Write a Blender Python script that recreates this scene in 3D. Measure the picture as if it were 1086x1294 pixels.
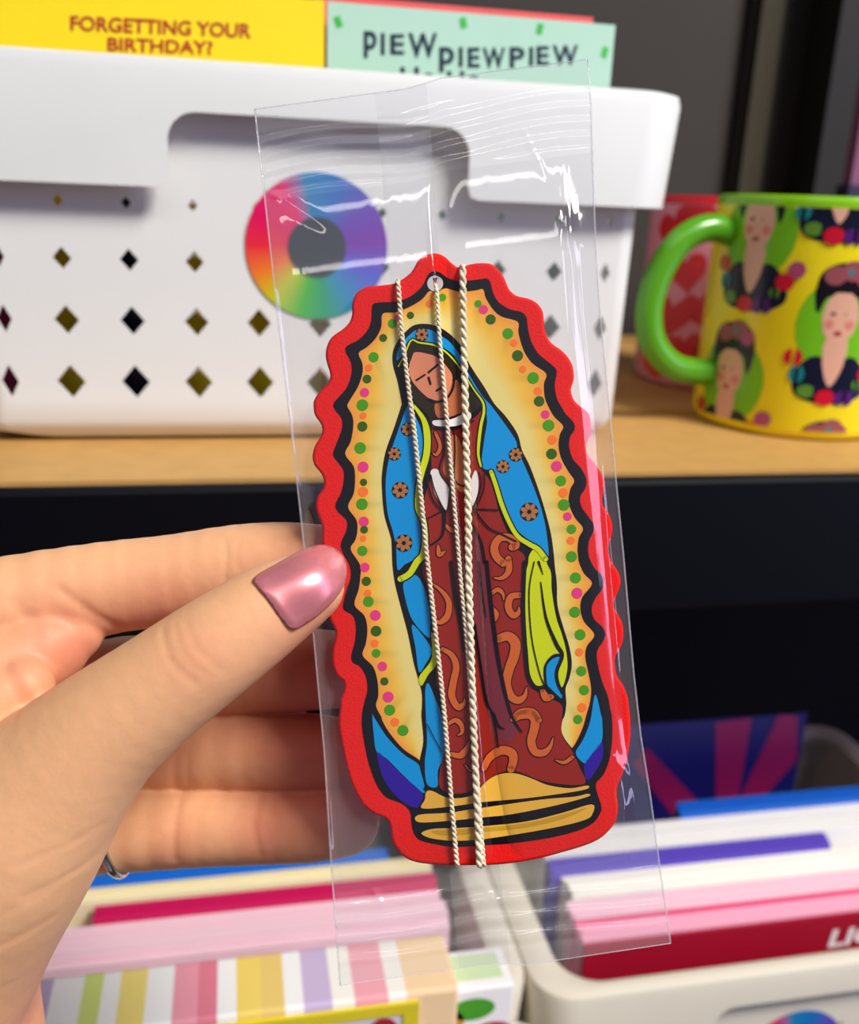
import bpy, bmesh, math, random
import numpy as np
from mathutils import Vector, Matrix
from mathutils.geometry import tessellate_polygon, delaunay_2d_cdt

for o in list(bpy.data.objects): bpy.data.objects.remove(o)
scene = bpy.context.scene
COL = scene.collection
random.seed(4); rng = np.random.default_rng(4)

# ------------------------------------------------------------------ camera
W, H, F = 1086., 1294., 1200.
YAW, PITCH, ROLL = math.radians(12), math.radians(18), math.radians(2.4)
CAM = np.array([0., 0., .985])
fw = np.array([math.sin(YAW)*math.cos(PITCH), math.cos(YAW)*math.cos(PITCH), -math.sin(PITCH)])
r0 = np.array([math.cos(YAW), -math.sin(YAW), 0.]); u0 = np.cross(r0, fw)
rt = math.cos(ROLL)*r0+math.sin(ROLL)*u0
up = -math.sin(ROLL)*r0+math.cos(ROLL)*u0
cd = bpy.data.cameras.new('camera'); cam = bpy.data.objects.new('camera', cd); COL.objects.link(cam)
M = Matrix(((rt[0], up[0], -fw[0], CAM[0]), (rt[1], up[1], -fw[1], CAM[1]), (rt[2], up[2], -fw[2], CAM[2]), (0, 0, 0, 1)))
cam.matrix_world = M
cd.sensor_fit = 'VERTICAL'; cd.sensor_height = 36; cd.lens = 36*F/H
cd.clip_start = .01
HOLD = .176                                  # distance of the held packet
cd.dof.use_dof = True; cd.dof.focus_distance = HOLD; cd.dof.aperture_fstop = 15.5
scene.camera = cam
# ------------------------------------------------------------------ light
wd = bpy.data.worlds.new('world'); scene.world = wd; wd.use_nodes = True
bg = wd.node_tree.nodes['Background']; bg.inputs[0].default_value = (.34, .45, .90, 1); bg.inputs[1].default_value = .15
def area(name, loc, target, sx, sy, power, col):
    l = bpy.data.lights.new(name, 'AREA'); l.shape = 'RECTANGLE'; l.size = sx; l.size_y = sy; l.energy = power; l.color = col
    o = bpy.data.objects.new(name, l); COL.objects.link(o); o.location = loc
    o.rotation_euler = (Vector(target)-Vector(loc)).to_track_quat('-Z', 'Y').to_euler(); return o
area('ceiling_panel_light', (1.0, -.80, 2.5), (.05, .25, .9), .6, .6, 64, (1, .97, .90))
area('crimp_glint_fill', (-.15, -.95, 2.5), (.0, .25, .9), 1.8, .12, 7, (1, .96, .9))  # added fill light, stretched into a strip for glints on the packet's crimps
area('glare_streak_light', (1.3, -.5, 1.2), (.0, .2, .95), .20, 1.1, 6, (.66, .64, 1))  # added unseen lamp, there to put a lilac glare streak on the packet
vs = scene.view_settings; vs.view_transform = 'Standard'; vs.look = 'None'; vs.gamma = 1; vs.use_curve_mapping = False
vs.exposure = -0.06

# ------------------------------------------------------------------ helpers
def lin(c):
    c = np.array(c[:3], float)/255.
    return tuple(np.where(c <= .04045, c/12.92, ((c+.055)/1.055)**2.4))+(1.,)
def mat(name, c, rough=.5, metal=0., spec=.5, noise=.04, scale=60., bump=0., sss=0., coat=0.):
    m = bpy.data.materials.new(name); m.use_nodes = True; nt = m.node_tree; b = nt.nodes['Principled BSDF']
    b.inputs['Roughness'].default_value = rough; b.inputs['Metallic'].default_value = metal
    b.inputs['Specular IOR Level'].default_value = spec; b.inputs['Coat Weight'].default_value = coat
    tc = nt.nodes.new('ShaderNodeTexCoord'); n = nt.nodes.new('ShaderNodeTexNoise'); n.inputs['Scale'].default_value = scale
    n.inputs['Detail'].default_value = 4
    nt.links.new(tc.outputs['Object'], n.inputs['Vector'])
    mx = nt.nodes.new('ShaderNodeMix'); mx.data_type = 'RGBA'
    L = lin(c); mx.inputs[6].default_value = tuple(v*(1-noise*2) for v in L[:3])+(1,); mx.inputs[7].default_value = tuple(min(1, v*(1+noise*2)) for v in L[:3])+(1,)
    nt.links.new(n.outputs['Fac'], mx.inputs[0]); nt.links.new(mx.outputs[2], b.inputs['Base Color'])
    if bump:
        bp = nt.nodes.new('ShaderNodeBump'); bp.inputs['Strength'].default_value = bump; bp.inputs['Distance'].default_value = .0005
        nt.links.new(n.outputs['Fac'], bp.inputs['Height']); nt.links.new(bp.outputs[0], b.inputs['Normal'])
    if sss:
        b.inputs['Subsurface Weight'].default_value = sss; b.inputs['Subsurface Radius'].default_value = (1, .35, .2); b.inputs['Subsurface Scale'].default_value = .004
    return m
def attr_mat(name, rough=.5, sss=0., coat=0., spec=.4, noise=0., nscale=500., bump=0.):
    m = bpy.data.materials.new(name); m.use_nodes = True; nt = m.node_tree; b = nt.nodes['Principled BSDF']
    a = nt.nodes.new('ShaderNodeVertexColor'); a.layer_name = 'Col'
    b.inputs['Roughness'].default_value = rough; b.inputs['Coat Weight'].default_value = coat; b.inputs['Specular IOR Level'].default_value = spec
    src = a.outputs['Color']
    tc = nt.nodes.new('ShaderNodeTexCoord'); n = nt.nodes.new('ShaderNodeTexNoise'); n.inputs['Scale'].default_value = nscale; n.inputs['Detail'].default_value = 5
    nt.links.new(tc.outputs['Object'], n.inputs['Vector'])
    if noise:
        mr = nt.nodes.new('ShaderNodeMapRange'); mr.inputs[3].default_value = 1-noise; mr.inputs[4].default_value = 1+noise
        nt.links.new(n.outputs['Fac'], mr.inputs[0])
        mx = nt.nodes.new('ShaderNodeMix'); mx.data_type = 'RGBA'; mx.blend_type = 'MULTIPLY'; mx.inputs[0].default_value = 1
        nt.links.new(src, mx.inputs[6]); nt.links.new(mr.outputs[0], mx.inputs[7]); src = mx.outputs[2]
    nt.links.new(src, b.inputs['Base Color'])
    if bump:
        bp = nt.nodes.new('ShaderNodeBump'); bp.inputs['Strength'].default_value = bump; bp.inputs['Distance'].default_value = .0004
        nt.links.new(n.outputs['Fac'], bp.inputs['Height']); nt.links.new(bp.outputs[0], b.inputs['Normal'])
    if sss:
        b.inputs['Subsurface Weight'].default_value = sss; b.inputs['Subsurface Radius'].default_value = (1, .3, .15); b.inputs['Subsurface Scale'].default_value = .003
    return m

def obj(name, v, f, m, parent=None, smooth=False, mi=None):
    v = np.asarray(v, float).reshape(-1, 3)
    if parent is not None:
        L = parent.get('_o'); v = v-np.array(L)
    me = bpy.data.meshes.new(name); me.from_pydata(v.tolist(), [], [tuple(int(i) for i in q) for q in f])
    for k in (m if isinstance(m, (list, tuple)) else [m]): me.materials.append(k)
    if mi is not None: me.polygons.foreach_set('material_index', list(mi))
    if smooth: me.polygons.foreach_set('use_smooth', [True]*len(me.polygons))
    me.update(); o = bpy.data.objects.new(name, me); COL.objects.link(o)
    if parent is not None: o.parent = parent; o['_o'] = parent['_o']
    else: o['_o'] = (0., 0., 0.)
    return o
def vcol(o, cols):
    a = o.data.color_attributes.new('Col', 'FLOAT_COLOR', 'POINT'); a.data.foreach_set('color', np.asarray(cols, np.float32).ravel())
def tag(o, label, cat, group=None):
    o['label'] = label; o['category'] = cat
    if group: o['group'] = group
    return o
def struct(o): o['kind'] = 'structure'; return o
def thing(name, loc, label, cat, group=None):
    o = bpy.data.objects.new(name, None); COL.objects.link(o); o.location = [float(x) for x in loc]; o.empty_display_size = .01
    o['_o'] = tuple(float(x) for x in loc); return tag(o, label, cat, group)
def box(c0, c1):
    (x0, y0, z0), (x1, y1, z1) = c0, c1
    v = [(x0, y0, z0), (x1, y0, z0), (x1, y1, z0), (x0, y1, z0), (x0, y0, z1), (x1, y0, z1), (x1, y1, z1), (x0, y1, z1)]
    return v, [(0, 3, 2, 1), (4, 5, 6, 7), (0, 1, 5, 4), (1, 2, 6, 5), (2, 3, 7, 6), (3, 0, 4, 7)]
def bev(o, w, seg=2):
    b = o.modifiers.new('bevel', 'BEVEL'); b.width = w; b.segments = seg; b.limit_method = 'ANGLE'; return o
def ray(x, y): return fw+rt*(x-W/2)/F+up*(H/2-y)/F
def hy(x, y, Y): d = ray(x, y); return CAM+d*Y/d[1]
def hz(x, y, z): d = ray(x, y); return CAM+d*(z-CAM[2])/d[2]
K = HOLD/F
def P(px, py, z=0.):                       # a point of the hand-held group: photo pixel + depth towards the viewer in pixel units
    px, py, z = np.asarray(px, float), np.asarray(py, float), np.asarray(z, float)
    s = (F-z)/F
    x, y = (px-W/2)*s*K, (H/2-py)*s*K
    return CAM+fw*HOLD+x[..., None]*rt+y[..., None]*up-(z*K)[..., None]*fw
def cat(pts, n=6, closed=True):            # Catmull-Rom
    p = np.asarray(pts, float); N = len(p); out = []
    rngN = range(N) if closed else range(N-1)
    for i in rngN:
        if closed: a, b, c, d = p[(i-1) % N], p[i], p[(i+1) % N], p[(i+2) % N]
        else: a, b, c, d = p[max(i-1, 0)], p[i], p[i+1], p[min(i+2, N-1)]
        for k in range(n):
            t = k/n
            out.append(.5*((2*b)+(-a+c)*t+(2*a-5*b+4*c-d)*t*t+(-a+3*b-3*c+d)*t**3))
    if not closed: out.append(p[-1])
    return np.array(out)
def T(ox, oy, pts, s=5.43): return [(ox+x/s, oy+y/s) for x, y in pts]
def tess(loops):
    return [tuple(t) for t in tessellate_polygon([[Vector((float(x), float(y), 0)) for x, y in l] for l in loops])]
def tube(path, rad, n=10, closed=False):
    p = np.asarray(path, float); N = len(p); rad = np.broadcast_to(np.asarray(rad, float), (N,))
    tg = np.gradient(p, axis=0) if not closed else (np.roll(p, -1, 0)-np.roll(p, 1, 0))
    tg /= np.linalg.norm(tg, axis=1)[:, None]+1e-12
    ref = np.array([.31, .57, .76]); v = []
    nrm = np.cross(tg[0], ref); nrm /= np.linalg.norm(nrm)
    for i in range(N):
        nrm = nrm-tg[i]*(nrm@tg[i]); nrm /= np.linalg.norm(nrm); bn = np.cross(tg[i], nrm)
        for k in range(n):
            a = 2*math.pi*k/n; v.append(p[i]+rad[i]*(math.cos(a)*nrm+math.sin(a)*bn))
    f = []
    for i in range(N if closed else N-1):
        j = (i+1) % N
        for k in range(n): f.append((i*n+k, i*n+(k+1) % n, j*n+(k+1) % n, j*n+k))
    if not closed: f.append(tuple(range(n))[::-1]); f.append(tuple((N-1)*n+k for k in range(n)))
    return np.array(v), f
def text_mesh(body, bold=.0, shear=0.):
    cu = bpy.data.curves.new('t', 'FONT'); cu.body = body; cu.offset = bold; cu.shear = shear; cu.resolution_u = 4
    o = bpy.data.objects.new('t', cu); COL.objects.link(o); dg = bpy.context.evaluated_depsgraph_get(); dg.update()
    me = bpy.data.meshes.new_from_object(o.evaluated_get(dg))
    v = np.array([x.co[:2] for x in me.vertices]); f = [tuple(p.vertices) for p in me.polygons]
    bpy.data.objects.remove(o); bpy.data.curves.remove(cu); bpy.data.meshes.remove(me)
    v -= v.min(0); v /= v.max(0); return v, f

# ------------------------------------------------------------------ materials
WHITE = mat('white_plastic', (228, 229, 227), .42, noise=.01)
CREAM = mat('cream_plastic', (226, 218, 200), .45, noise=.01)
WOOD = mat('pale_wood', (194, 148, 82), .55, noise=.08, scale=90, bump=.2)
NAVY = mat('navy_metal', (2, 3, 11), .5, noise=.05, spec=.2)
DARK = mat('dark_panel', (50, 45, 41), .8, noise=.06, scale=12)
BLACKP = mat('black_post', (10, 9, 10), .7)
OLIVE = mat('olive_slat', (46, 40, 22), .8)
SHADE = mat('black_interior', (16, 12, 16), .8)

# ------------------------------------------------------------------ setting
ZS = .9; EDGE = .294
Z2 = .549
struct(obj('wall_back', *box((-.8, .66, .3), (1.1, .68, 1.75)), DARK))
struct(obj('floor', *box((-3, -3, -.02), (3, 1, 0)), mat('floor_vinyl', (120, 112, 104), .5, noise=.06, scale=6)))
sh = tag(obj('display_shelf', *box((-.75, EDGE, ZS-.012), (1.0, .65, ZS)), WOOD), 'pale wooden shelf board carrying the white basket and the mugs', 'shelf')
fz = tag(obj('shelf_fascia', *box((-.75, EDGE-.006, ZS-.05), (1.0, EDGE-.0005, ZS-.0008)), NAVY), 'dark navy metal rail under the front of the wooden shelf board', 'rail')
bev(fz, .002)
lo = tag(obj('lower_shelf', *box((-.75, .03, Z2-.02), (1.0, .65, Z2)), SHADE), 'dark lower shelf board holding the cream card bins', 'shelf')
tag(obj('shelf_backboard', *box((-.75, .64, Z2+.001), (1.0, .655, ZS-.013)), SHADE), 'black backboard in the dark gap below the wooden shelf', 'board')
for x in (-.77, 1.0):
    tag(obj('upright_panel', *box((x, .03, .0), (x+.02, .655, 1.7)), BLACKP), 'tall black end panel of the shelving unit', 'end panel', 'shelf end panels')
p = hy(1050, 120, .635)[0]
tag(obj('shelf_post', *box((p-.017, .61, ZS+.0005), (p+.012, .64, 1.7)), BLACKP), 'black upright post behind the yellow mug', 'post')
p = hy(975, 120, .64)[0]
tag(obj('wall_slat', *box((p-.012, .645, ZS+.0005), (p+.004, .6515, 1.7)), OLIVE), 'dim olive-brown vertical slat on the dark back wall', 'slat')
a = hy(1071, 236, .5); zt_ = hy(1078, 86, .5)[2]
t = thing('gift_box', (a[0]+.03, .504, ZS), 'dusky mauve box with navy base beside the black post', 'box')
obj('box_body', *box((a[0]+.002, .5, a[2]+.001), (a[0]+.06, .508, zt_)), mat('mauve', (120, 74, 104), .6), t)
obj('box_base', *box((a[0], .498, ZS), (a[0]+.062, .51, a[2]+.001)), mat('navy_base', (22, 26, 60), .6), t)
pa, pb = hy(945, 150, .64)[0], hy(1045, 150, .64)[0]
tag(obj('wall_panel', *box((pa, .652, ZS+.0005), (pb+.05, .6595, 1.7)), mat('brown_panel', (22, 15, 12), .8)), 'brown-black panel on the back wall behind the mugs', 'panel')

# ------------------------------------------------------------------ baskets
def rrect(hw, hd, r, n=7):
    pts = []
    for cx, cy, a0 in ((hw-r, hd-r, 0), (-hw+r, hd-r, 90), (-hw+r, -hd+r, 180), (hw-r, -hd+r, 270)):
        for k in range(n+1):
            a = math.radians(a0+90*k/n); pts.append((cx+r*math.cos(a), cy+r*math.sin(a)))
    return pts                                           # the gap between corner 3 and corner 4 is the flat front
BW, BD, BH, BR = .1155, .088, .125, .007
def disc_mat():
    m = bpy.data.materials.new('rainbow_print'); m.use_nodes = True; nt = m.node_tree; b = nt.nodes['Principled BSDF']; b.inputs['Roughness'].default_value = .35
    tc = nt.nodes.new('ShaderNodeTexCoord'); sp = nt.nodes.new('ShaderNodeSeparateXYZ'); nt.links.new(tc.outputs['Generated'], sp.inputs[0])
    def mth(op, a, b_=None):
        n = nt.nodes.new('ShaderNodeMath'); n.operation = op
        for i, q in enumerate((a, b_)):
            if q is None: continue
            if isinstance(q, (int, float)): n.inputs[i].default_value = q
            else: nt.links.new(q, n.inputs[i])
        return n.outputs[0]
    an = mth('ARCTAN2', mth('SUBTRACT', sp.outputs['Z'], .5), mth('SUBTRACT', sp.outputs['X'], .5))
    fa = mth('ADD', mth('DIVIDE', an, 2*math.pi), .5)     # 0 = left, .25 = bottom, .5 = right, .75 = top
    cr = nt.nodes.new('ShaderNodeValToRGB'); nt.links.new(fa, cr.inputs[0]); e = cr.color_ramp.elements
    stops = [(0, (230, 40, 60)), (.07, (236, 120, 40)), (.14, (190, 200, 20)), (.21, (60, 185, 40)), (.27, (10, 160, 110)), (.34, (20, 140, 190)), (.43, (80, 90, 210)), (.52, (120, 40, 170)), (.6, (100, 60, 180)), (.7, (20, 110, 190)), (.78, (20, 130, 180)), (.84, (225, 20, 110)), (.93, (222, 10, 90)), (1, (230, 40, 60))]
    e[0].position = 0; e[0].color = lin(stops[0][1]); e[1].position = 1; e[1].color = lin(stops[-1][1])
    for q, c in stops[1:-1]: k = e.new(q); k.color = lin(c)
    nt.links.new(cr.outputs[0], b.inputs['Base Color']); return m
RAINBOW = disc_mat(); DISCDARK = mat('disc_centre', (44, 52, 62), .4)
def make_basket(cx, yf, z0, pm, label, group):
    """body with a flat perforated front at y = yf, a folded-over rim with a hand notch, a round sticker"""
    cy = yf+BD
    t = thing('storage_basket', (cx, cy, z0), label, 'basket', group)
    off = np.array([cx, cy, z0]); v = []; f = []; n = 4*8
    lev = [(.0, -.010), (.0012, -.005), (.004, -.0018), (.008, 0), (.06, .001), (.121, .0025)]
    for z, g in lev:
        for x, y in rrect(BW+g, BD+min(g, 0), BR if z > .002 else .02): v.append((x, y, z))
    for i in range(len(lev)-1):
        for k in range(n):
            if k == 23 and i >= 3: continue              # the front panel comes separately
            f.append((i*n+k, i*n+(k+1) % n, (i+1)*n+(k+1) % n, (i+1)*n+k))
    f.append(tuple(range(n))[::-1])
    # front panel with diamond holes
    loops = []; hwf = BW-BR
    loops.append([(-hwf, .008), (hwf, .008), (hwf+.0015, .06), (hwf+.0025, .121), (-hwf-.0025, .121), (-hwf-.0015, .06)])
    for zz, hx, hzz in ((.0217, .0048, .0058), (.0427, .0041, .0049), (.0629, .0031, .0037), (.0812, .0017, .0020)):
        for c in range(-5, 6):
            x = c*.02135
            if abs(c) == 5: x *= .985
            hx_ = hx*(.6 if abs(c) == 5 else 1)
            loops.append([(x-hx_, zz), (x, zz-hzz), (x+hx_, zz), (x, zz+hzz)])
    tr = tess(loops); b0 = len(v)
    for l in loops:
        for x, z in l: v.append((x, -BD, z))
    f += [tuple(b0+i for i in q) for q in tr]
    o = obj('basket_body', np.array(v)+off, f, pm, t, False)
    bmx = bmesh.new(); bmx.from_mesh(o.data); bmesh.ops.remove_doubles(bmx, verts=bmx.verts, dist=1e-5); bmesh.ops.recalc_face_normals(bmx, faces=bmx.faces)
    bmx.to_mesh(o.data); bmx.free(); o.data.polygons.foreach_set('use_smooth', [True]*len(o.data.polygons))
    s = o.modifiers.new('solid', 'SOLIDIFY'); s.thickness = .0018; s.offset = 1 if False else -1
    e = o.modifiers.new('es', 'EDGE_SPLIT'); e.split_angle = math.radians(35)
    # rim
    v = []; f = []; R2 = .018; FW, FD = BW+.0155, BD+.0085
    prof = [(BW+.001, BD-.002, .1195), (BW+.001, BD-.001, .124), (BW+.003, BD+.0005, .1253), (FW-.004, FD-.004, .1253), (FW-.0012, FD-.0012, .1243), (FW-.0005, FD-.0005, .121), (FW-.0035, FD, .0865)]
    for hw, hd, z in prof:
        for x, y in rrect(hw, hd, R2): v.append((x, y, z))
    for i in range(len(prof)-1):
        for k in range(n):
            if k == 23 and i == len(prof)-2: continue
            f.append((i*n+k, i*n+(k+1) % n, (i+1)*n+(k+1) % n, (i+1)*n+k))
    a0, a1 = FW-.0005-R2, FW-.0035-R2
    nx, nt_, zb, r = .0495, .1095, .0865, .009
    def arc(cx_, cz_, s, e, rr=r): return [(cx_+rr*math.cos(math.radians(s+(e-s)*k/6)), cz_+rr*math.sin(math.radians(s+(e-s)*k/6))) for k in range(7)]
    L = [(-a1, zb), (-nx-.004, zb)]+[(-nx-.001, zb+.001), (-nx, zb+.004)]+arc(-nx+r, nt_-r, 180, 90)+arc(nx-r, nt_-r, 90, 0)+[(nx, zb+.004), (nx+.001, zb+.001), (nx+.004, zb), (a1, zb), (a0, .121), (-a0, .121)]
    tr = tess([L]); b0 = len(v)
    for x, z in L:
        u = (z-.0865)/(.121-.0865); v.append((x, -(FD-.0005*u), z))
    f += [tuple(b0+i for i in q) for q in tr]
    o = obj('basket_rim', np.array(v)+off, f, pm, t)
    bmx = bmesh.new(); bmx.from_mesh(o.data); bmesh.ops.remove_doubles(bmx, verts=bmx.verts, dist=1e-5); bmesh.ops.recalc_face_normals(bmx, faces=bmx.faces)
    bmx.to_mesh(o.data); bmx.free(); o.data.polygons.foreach_set('use_smooth', [True]*len(o.data.polygons))
    s = o.modifiers.new('solid', 'SOLIDIFY'); s.thickness = .0016; s.offset = -1
    e = o.modifiers.new('es', 'EDGE_SPLIT'); e.split_angle = math.radians(40)
    # sticker
    def ring(r1, r2, y):
        vv = []; ff = []
        for k in range(48):
            a = 2*math.pi*k/48
            vv += [(r1*math.cos(a), y, r1*math.sin(a)), (r2*math.cos(a), y, r2*math.sin(a))]
        for k in range(48): j = (k+1) % 48; ff.append((2*k, 2*k+1, 2*j+1, 2*j))
        return np.array(vv), ff
    so = np.array([-.0012, -BD-.0006, .0690])+off
    rv, rf = ring(.0001, .0245, 0); st = obj('sticker', rv+so, rf, RAINBOW, t)
    rv, rf = ring(.0001, .0100, -.0004); obj('sticker_centre', rv+so, rf, DISCDARK, st)
    return t
make_basket(.0302, .342, ZS, WHITE, 'white perforated plastic basket standing on the wooden shelf', 'perforated baskets')
Z3 = .68-BH+.001
make_basket(.2475, .299, Z2, CREAM, 'cream perforated basket of pink and white cards below the wooden shelf', 'perforated baskets')
make_basket(-.0135, .305, Z2, CREAM, 'cream basket holding the crimson and pale pink cards behind the striped pack', 'perforated baskets')

# ------------------------------------------------------------------ greeting cards in the white basket
def card(name, x0, x1, y, z0, z1, m, label, catg='card', group=None, th=.0012, lean=0.):
    v, f = box((x0, y, z0), (x1, y+th, z1)); v = np.array(v)
    v[4:, 1] += lean*(z1-z0)
    return tag(obj(name, v, f, m), label, catg, group)
YC = .3600
YEL = mat('yellow_card', (250, 222, 20), .5, noise=.01); MINT = mat('mint_card', (182, 220, 200), .55, noise=.01)
xr = hy(410, 40, YC)[0]
yc = card('greeting_card', xr-.108, xr, YC, ZS+.004, hy(380, -2, YC)[2], YEL, 'yellow card with dark red birthday lettering in the white basket')
RED = mat('dark_red_ink', (176, 22, 30), .5)
def fit_text(body, x0, y0, x1, y1, Y, m, parent, bold=.02, name='lettering', skew=None, shear=0.):
    a, b, c = hy(x0, y0, Y), hy(x1, y0 if skew is None else y0+skew, Y), hy(x0, y1, Y)
    v, f = text_mesh(body, bold, shear)
    vv = [c+(b-a)*q[0]+(a-c)*q[1] for q in v]
    return obj(name, vv, f, m, parent)
YT = YC-.0002
fit_text('FORGETTING YOUR', 89, 19.5, 318, 38.5, YT, RED, yc, .022, skew=10.5)
fit_text('BIRTHDAY?', 136, 47, 269, 64.5, YT, RED, yc, .022, skew=5)
a = hy(414, 0, YC); b = hy(778, 33, YC)
mc = card('greeting_card', a[0], b[0], YC, ZS+.004, (a[2]+b[2])/2, MINT, 'mint green card with dark blue hand lettering in the white basket')
INK = mat('navy_ink', (12, 40, 60), .5); GRN = mat('confetti_green', (60, 190, 70), .5)
def bb(x0, y0, x1, y1): return 400+x0/1.583, y0/1.583, 400+x1/1.583, y1/1.583
for ch, q in (('p', (95, 62, 121, 116)), ('I', (129, 66, 137, 110)), ('E', (148, 68, 176, 109)), ('W', (184, 66, 242, 116)), ('p', (246, 94, 276, 144)), ('I', (285, 94, 293, 134)), ('E', (303, 95, 327, 135)), ('W', (333, 95, 378, 137)),
              ('P', (387, 94, 417, 136)), ('I', (426, 94, 434, 132)), ('E', (441, 92, 466, 130)), ('W', (473, 90, 524, 131)), ('H', (168, 134, 205, 176)), ('a', (213, 146, 240, 180)), ('H', (262, 142, 296, 180)), ('a', (304, 150, 330, 185))):
    fit_text(ch, *bb(*q), YT, INK, mc, .025)
for x, y, dx in ((40, 33, 10), (293, 35, 4), (450, 47, -6), (580, 94, -6)):
    q = bb(x, y, x, y); c = hy(q[0], q[1], YT); c2 = hy(q[0]+dx/2, q[1]+13, YT)
    d = (c2-c)/2; nn = np.array([-d[2], 0, d[0]]); nn = nn/np.linalg.norm(nn)*.0011
    obj('confetti', [c-nn, c+nn, c2+nn, c2-nn], [(0, 1, 2, 3)], GRN, mc)
a = hy(412, 0, YC+.006); b = hy(750, 22, YC+.006)
card('greeting_card', a[0]-.004, b[0], YC+.006, ZS+.004, b[2], mat('coral_card', (240, 96, 96), .5), 'coral card showing just above the mint card', 'card')
card('greeting_card', -.0800, -.0665, YC-.006, ZS+.004, ZS+.1, mat('magenta_card', (170, 20, 90), .5), 'narrow magenta card glimpsed through the holes of the white basket', 'card')
card('greeting_card', -.046, -.024, YC-.006, ZS+.004, ZS+.1, mat('navy_card', (14, 26, 62), .5), 'navy card glimpsed through the holes of the white basket', 'card')

# ------------------------------------------------------------------ mugs
MR, MH = .041, .0935
def lathe(prof, c, n=64):
    v = []; f = []
    for r, z in prof:
        for k in range(n): a = 2*math.pi*k/n; v.append((c[0]+r*math.cos(a), c[1]+r*math.sin(a), c[2]+z))
    for i in range(len(prof)-1):
        for k in range(n): f.append((i*n+k, i*n+(k+1) % n, (i+1)*n+(k+1) % n, (i+1)*n+k))
    return np.array(v), f
def mug(c, body, rim, label, hang, group=None):
    t = thing('mug', c, label, 'mug', group)
    v, f = lathe([(.0005, .0), (MR-.004, .0), (MR-.001, .0012), (MR, .004), (MR, MH-.004)], c); obj('mug_body', v, f, body, t, True)
    v, f = lathe([(MR, MH-.004), (MR, MH-.001), (MR-.001, MH), (MR-.003, MH), (MR-.004, MH-.002), (MR-.0045, .008), (.0005, .006)], c); obj('mug_lining', v, f, rim, t, True)
    if hang is not None:
        d = np.array([math.cos(hang), math.sin(hang), 0]); z = np.array([0, 0, 1.]); C = np.array(c)
        pts = [C+d*(MR-.003)+z*.078, C+d*(MR+.010)+z*.080, C+d*(MR+.022)+z*.074, C+d*(MR+.030)+z*.060, C+d*(MR+.032)+z*.046, C+d*(MR+.028)+z*.033, C+d*(MR+.016)+z*.0235, C+d*(MR-.003)+z*.0215]
        pth = cat(pts, 6, False); v, f = tube(pth, .0056, 12)
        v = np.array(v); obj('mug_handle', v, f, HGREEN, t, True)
    return t
MC = np.array([.239, .373, ZS])
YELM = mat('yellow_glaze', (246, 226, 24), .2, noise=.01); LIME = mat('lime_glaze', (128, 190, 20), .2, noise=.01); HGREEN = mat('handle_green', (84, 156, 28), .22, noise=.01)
ym = mug(MC, YELM, LIME, 'glossy yellow mug printed with portraits, lime green rim and handle', math.radians(184))
# portrait prints on the mug
pc = {k: mat('print_'+k, c, .25, noise=.01) for k, c in dict(green=(116, 190, 22), hair=(22, 16, 18), skin=(226, 172, 146), lips=(176, 30, 50), blush=(222, 130, 116), eye=(60, 40, 40), shawl=(20, 22, 44), red=(204, 20, 46), pink=(170, 70, 110), purple=(80, 30, 110), teal=(20, 130, 140), bloom=(150, 80, 84), leaf=(90, 140, 40)).items()}
pk = list(pc)
def ell(cx, cy, rx, ry, n=20, rot=0.):
    a = np.linspace(0, 2*math.pi, n, endpoint=False); x, y = rx*np.cos(a), ry*np.sin(a)
    return np.stack([cx+x*math.cos(rot)-y*math.sin(rot), cy+x*math.sin(rot)+y*math.cos(rot)], 1)
PORT = [('green', ell(0, -2, 15, 17)), ('shawl', cat([(-12, -27), (-13, -19), (-7, -13), (0, -15), (7, -13), (13, -19), (14, -26), (6, -30), (-5, -30)])),
        ('hair', cat([(-8, 2), (-10, 9), (-8, 17), (-1, 20), (7, 18), (10, 10), (8, 1), (5, 8), (-5, 8)])), ('skin', cat([(-3.5, -6), (3.5, -6), (4, -15), (0, -24), (-4, -15)])),
        ('skin', ell(0, 1, 6.4, 9.4)), ('hair', cat([(-7, 5), (-5, 9), (0, 9.6), (5, 9), (7, 5), (8, 11), (0, 14), (-8, 11)])),
        ('blush', ell(-3.6, -1.5, 1.8, 1.6)), ('blush', ell(3.6, -1.5, 1.8, 1.6)), ('eye', ell(-2.6, 2.2, 1.3, .55)), ('eye', ell(2.6, 2.2, 1.3, .55)), ('lips', ell(0, -4.6, 1.7, .8)),
        ('bloom', ell(-4, 15.5, 4, 3.4)), ('bloom', ell(2, 17.2, 4.4, 3.6)), ('pink', ell(6.3, 14.6, 3, 2.8)), ('teal', ell(1, 16.8, 1.2, 1.1)),
        ('red', ell(-14, -14, 3.4, 3.2)), ('teal', ell(-12, -20, 2.8, 3.4)), ('leaf', ell(-8, -26, 3.2, 2.4)), ('red', ell(-1, -28, 3.6, 3)), ('purple', ell(6, -28, 4, 3)), ('red', ell(13, -19, 3.4, 3)), ('pink', ell(16.5, -14.5, 3.2, 3)), ('leaf', ell(10, -23, 2, 2))]
def cyl_hit(px, py):
    d = ray(px, py); o = CAM-MC; A = d[0]**2+d[1]**2; B = o[0]*d[0]+o[1]*d[1]; C = o[0]**2+o[1]**2-MR**2
    q = (-B-math.sqrt(max(B*B-A*C, 0)))/A; h = o+d*q; return math.atan2(h[1], h[0]), h[2]
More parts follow.
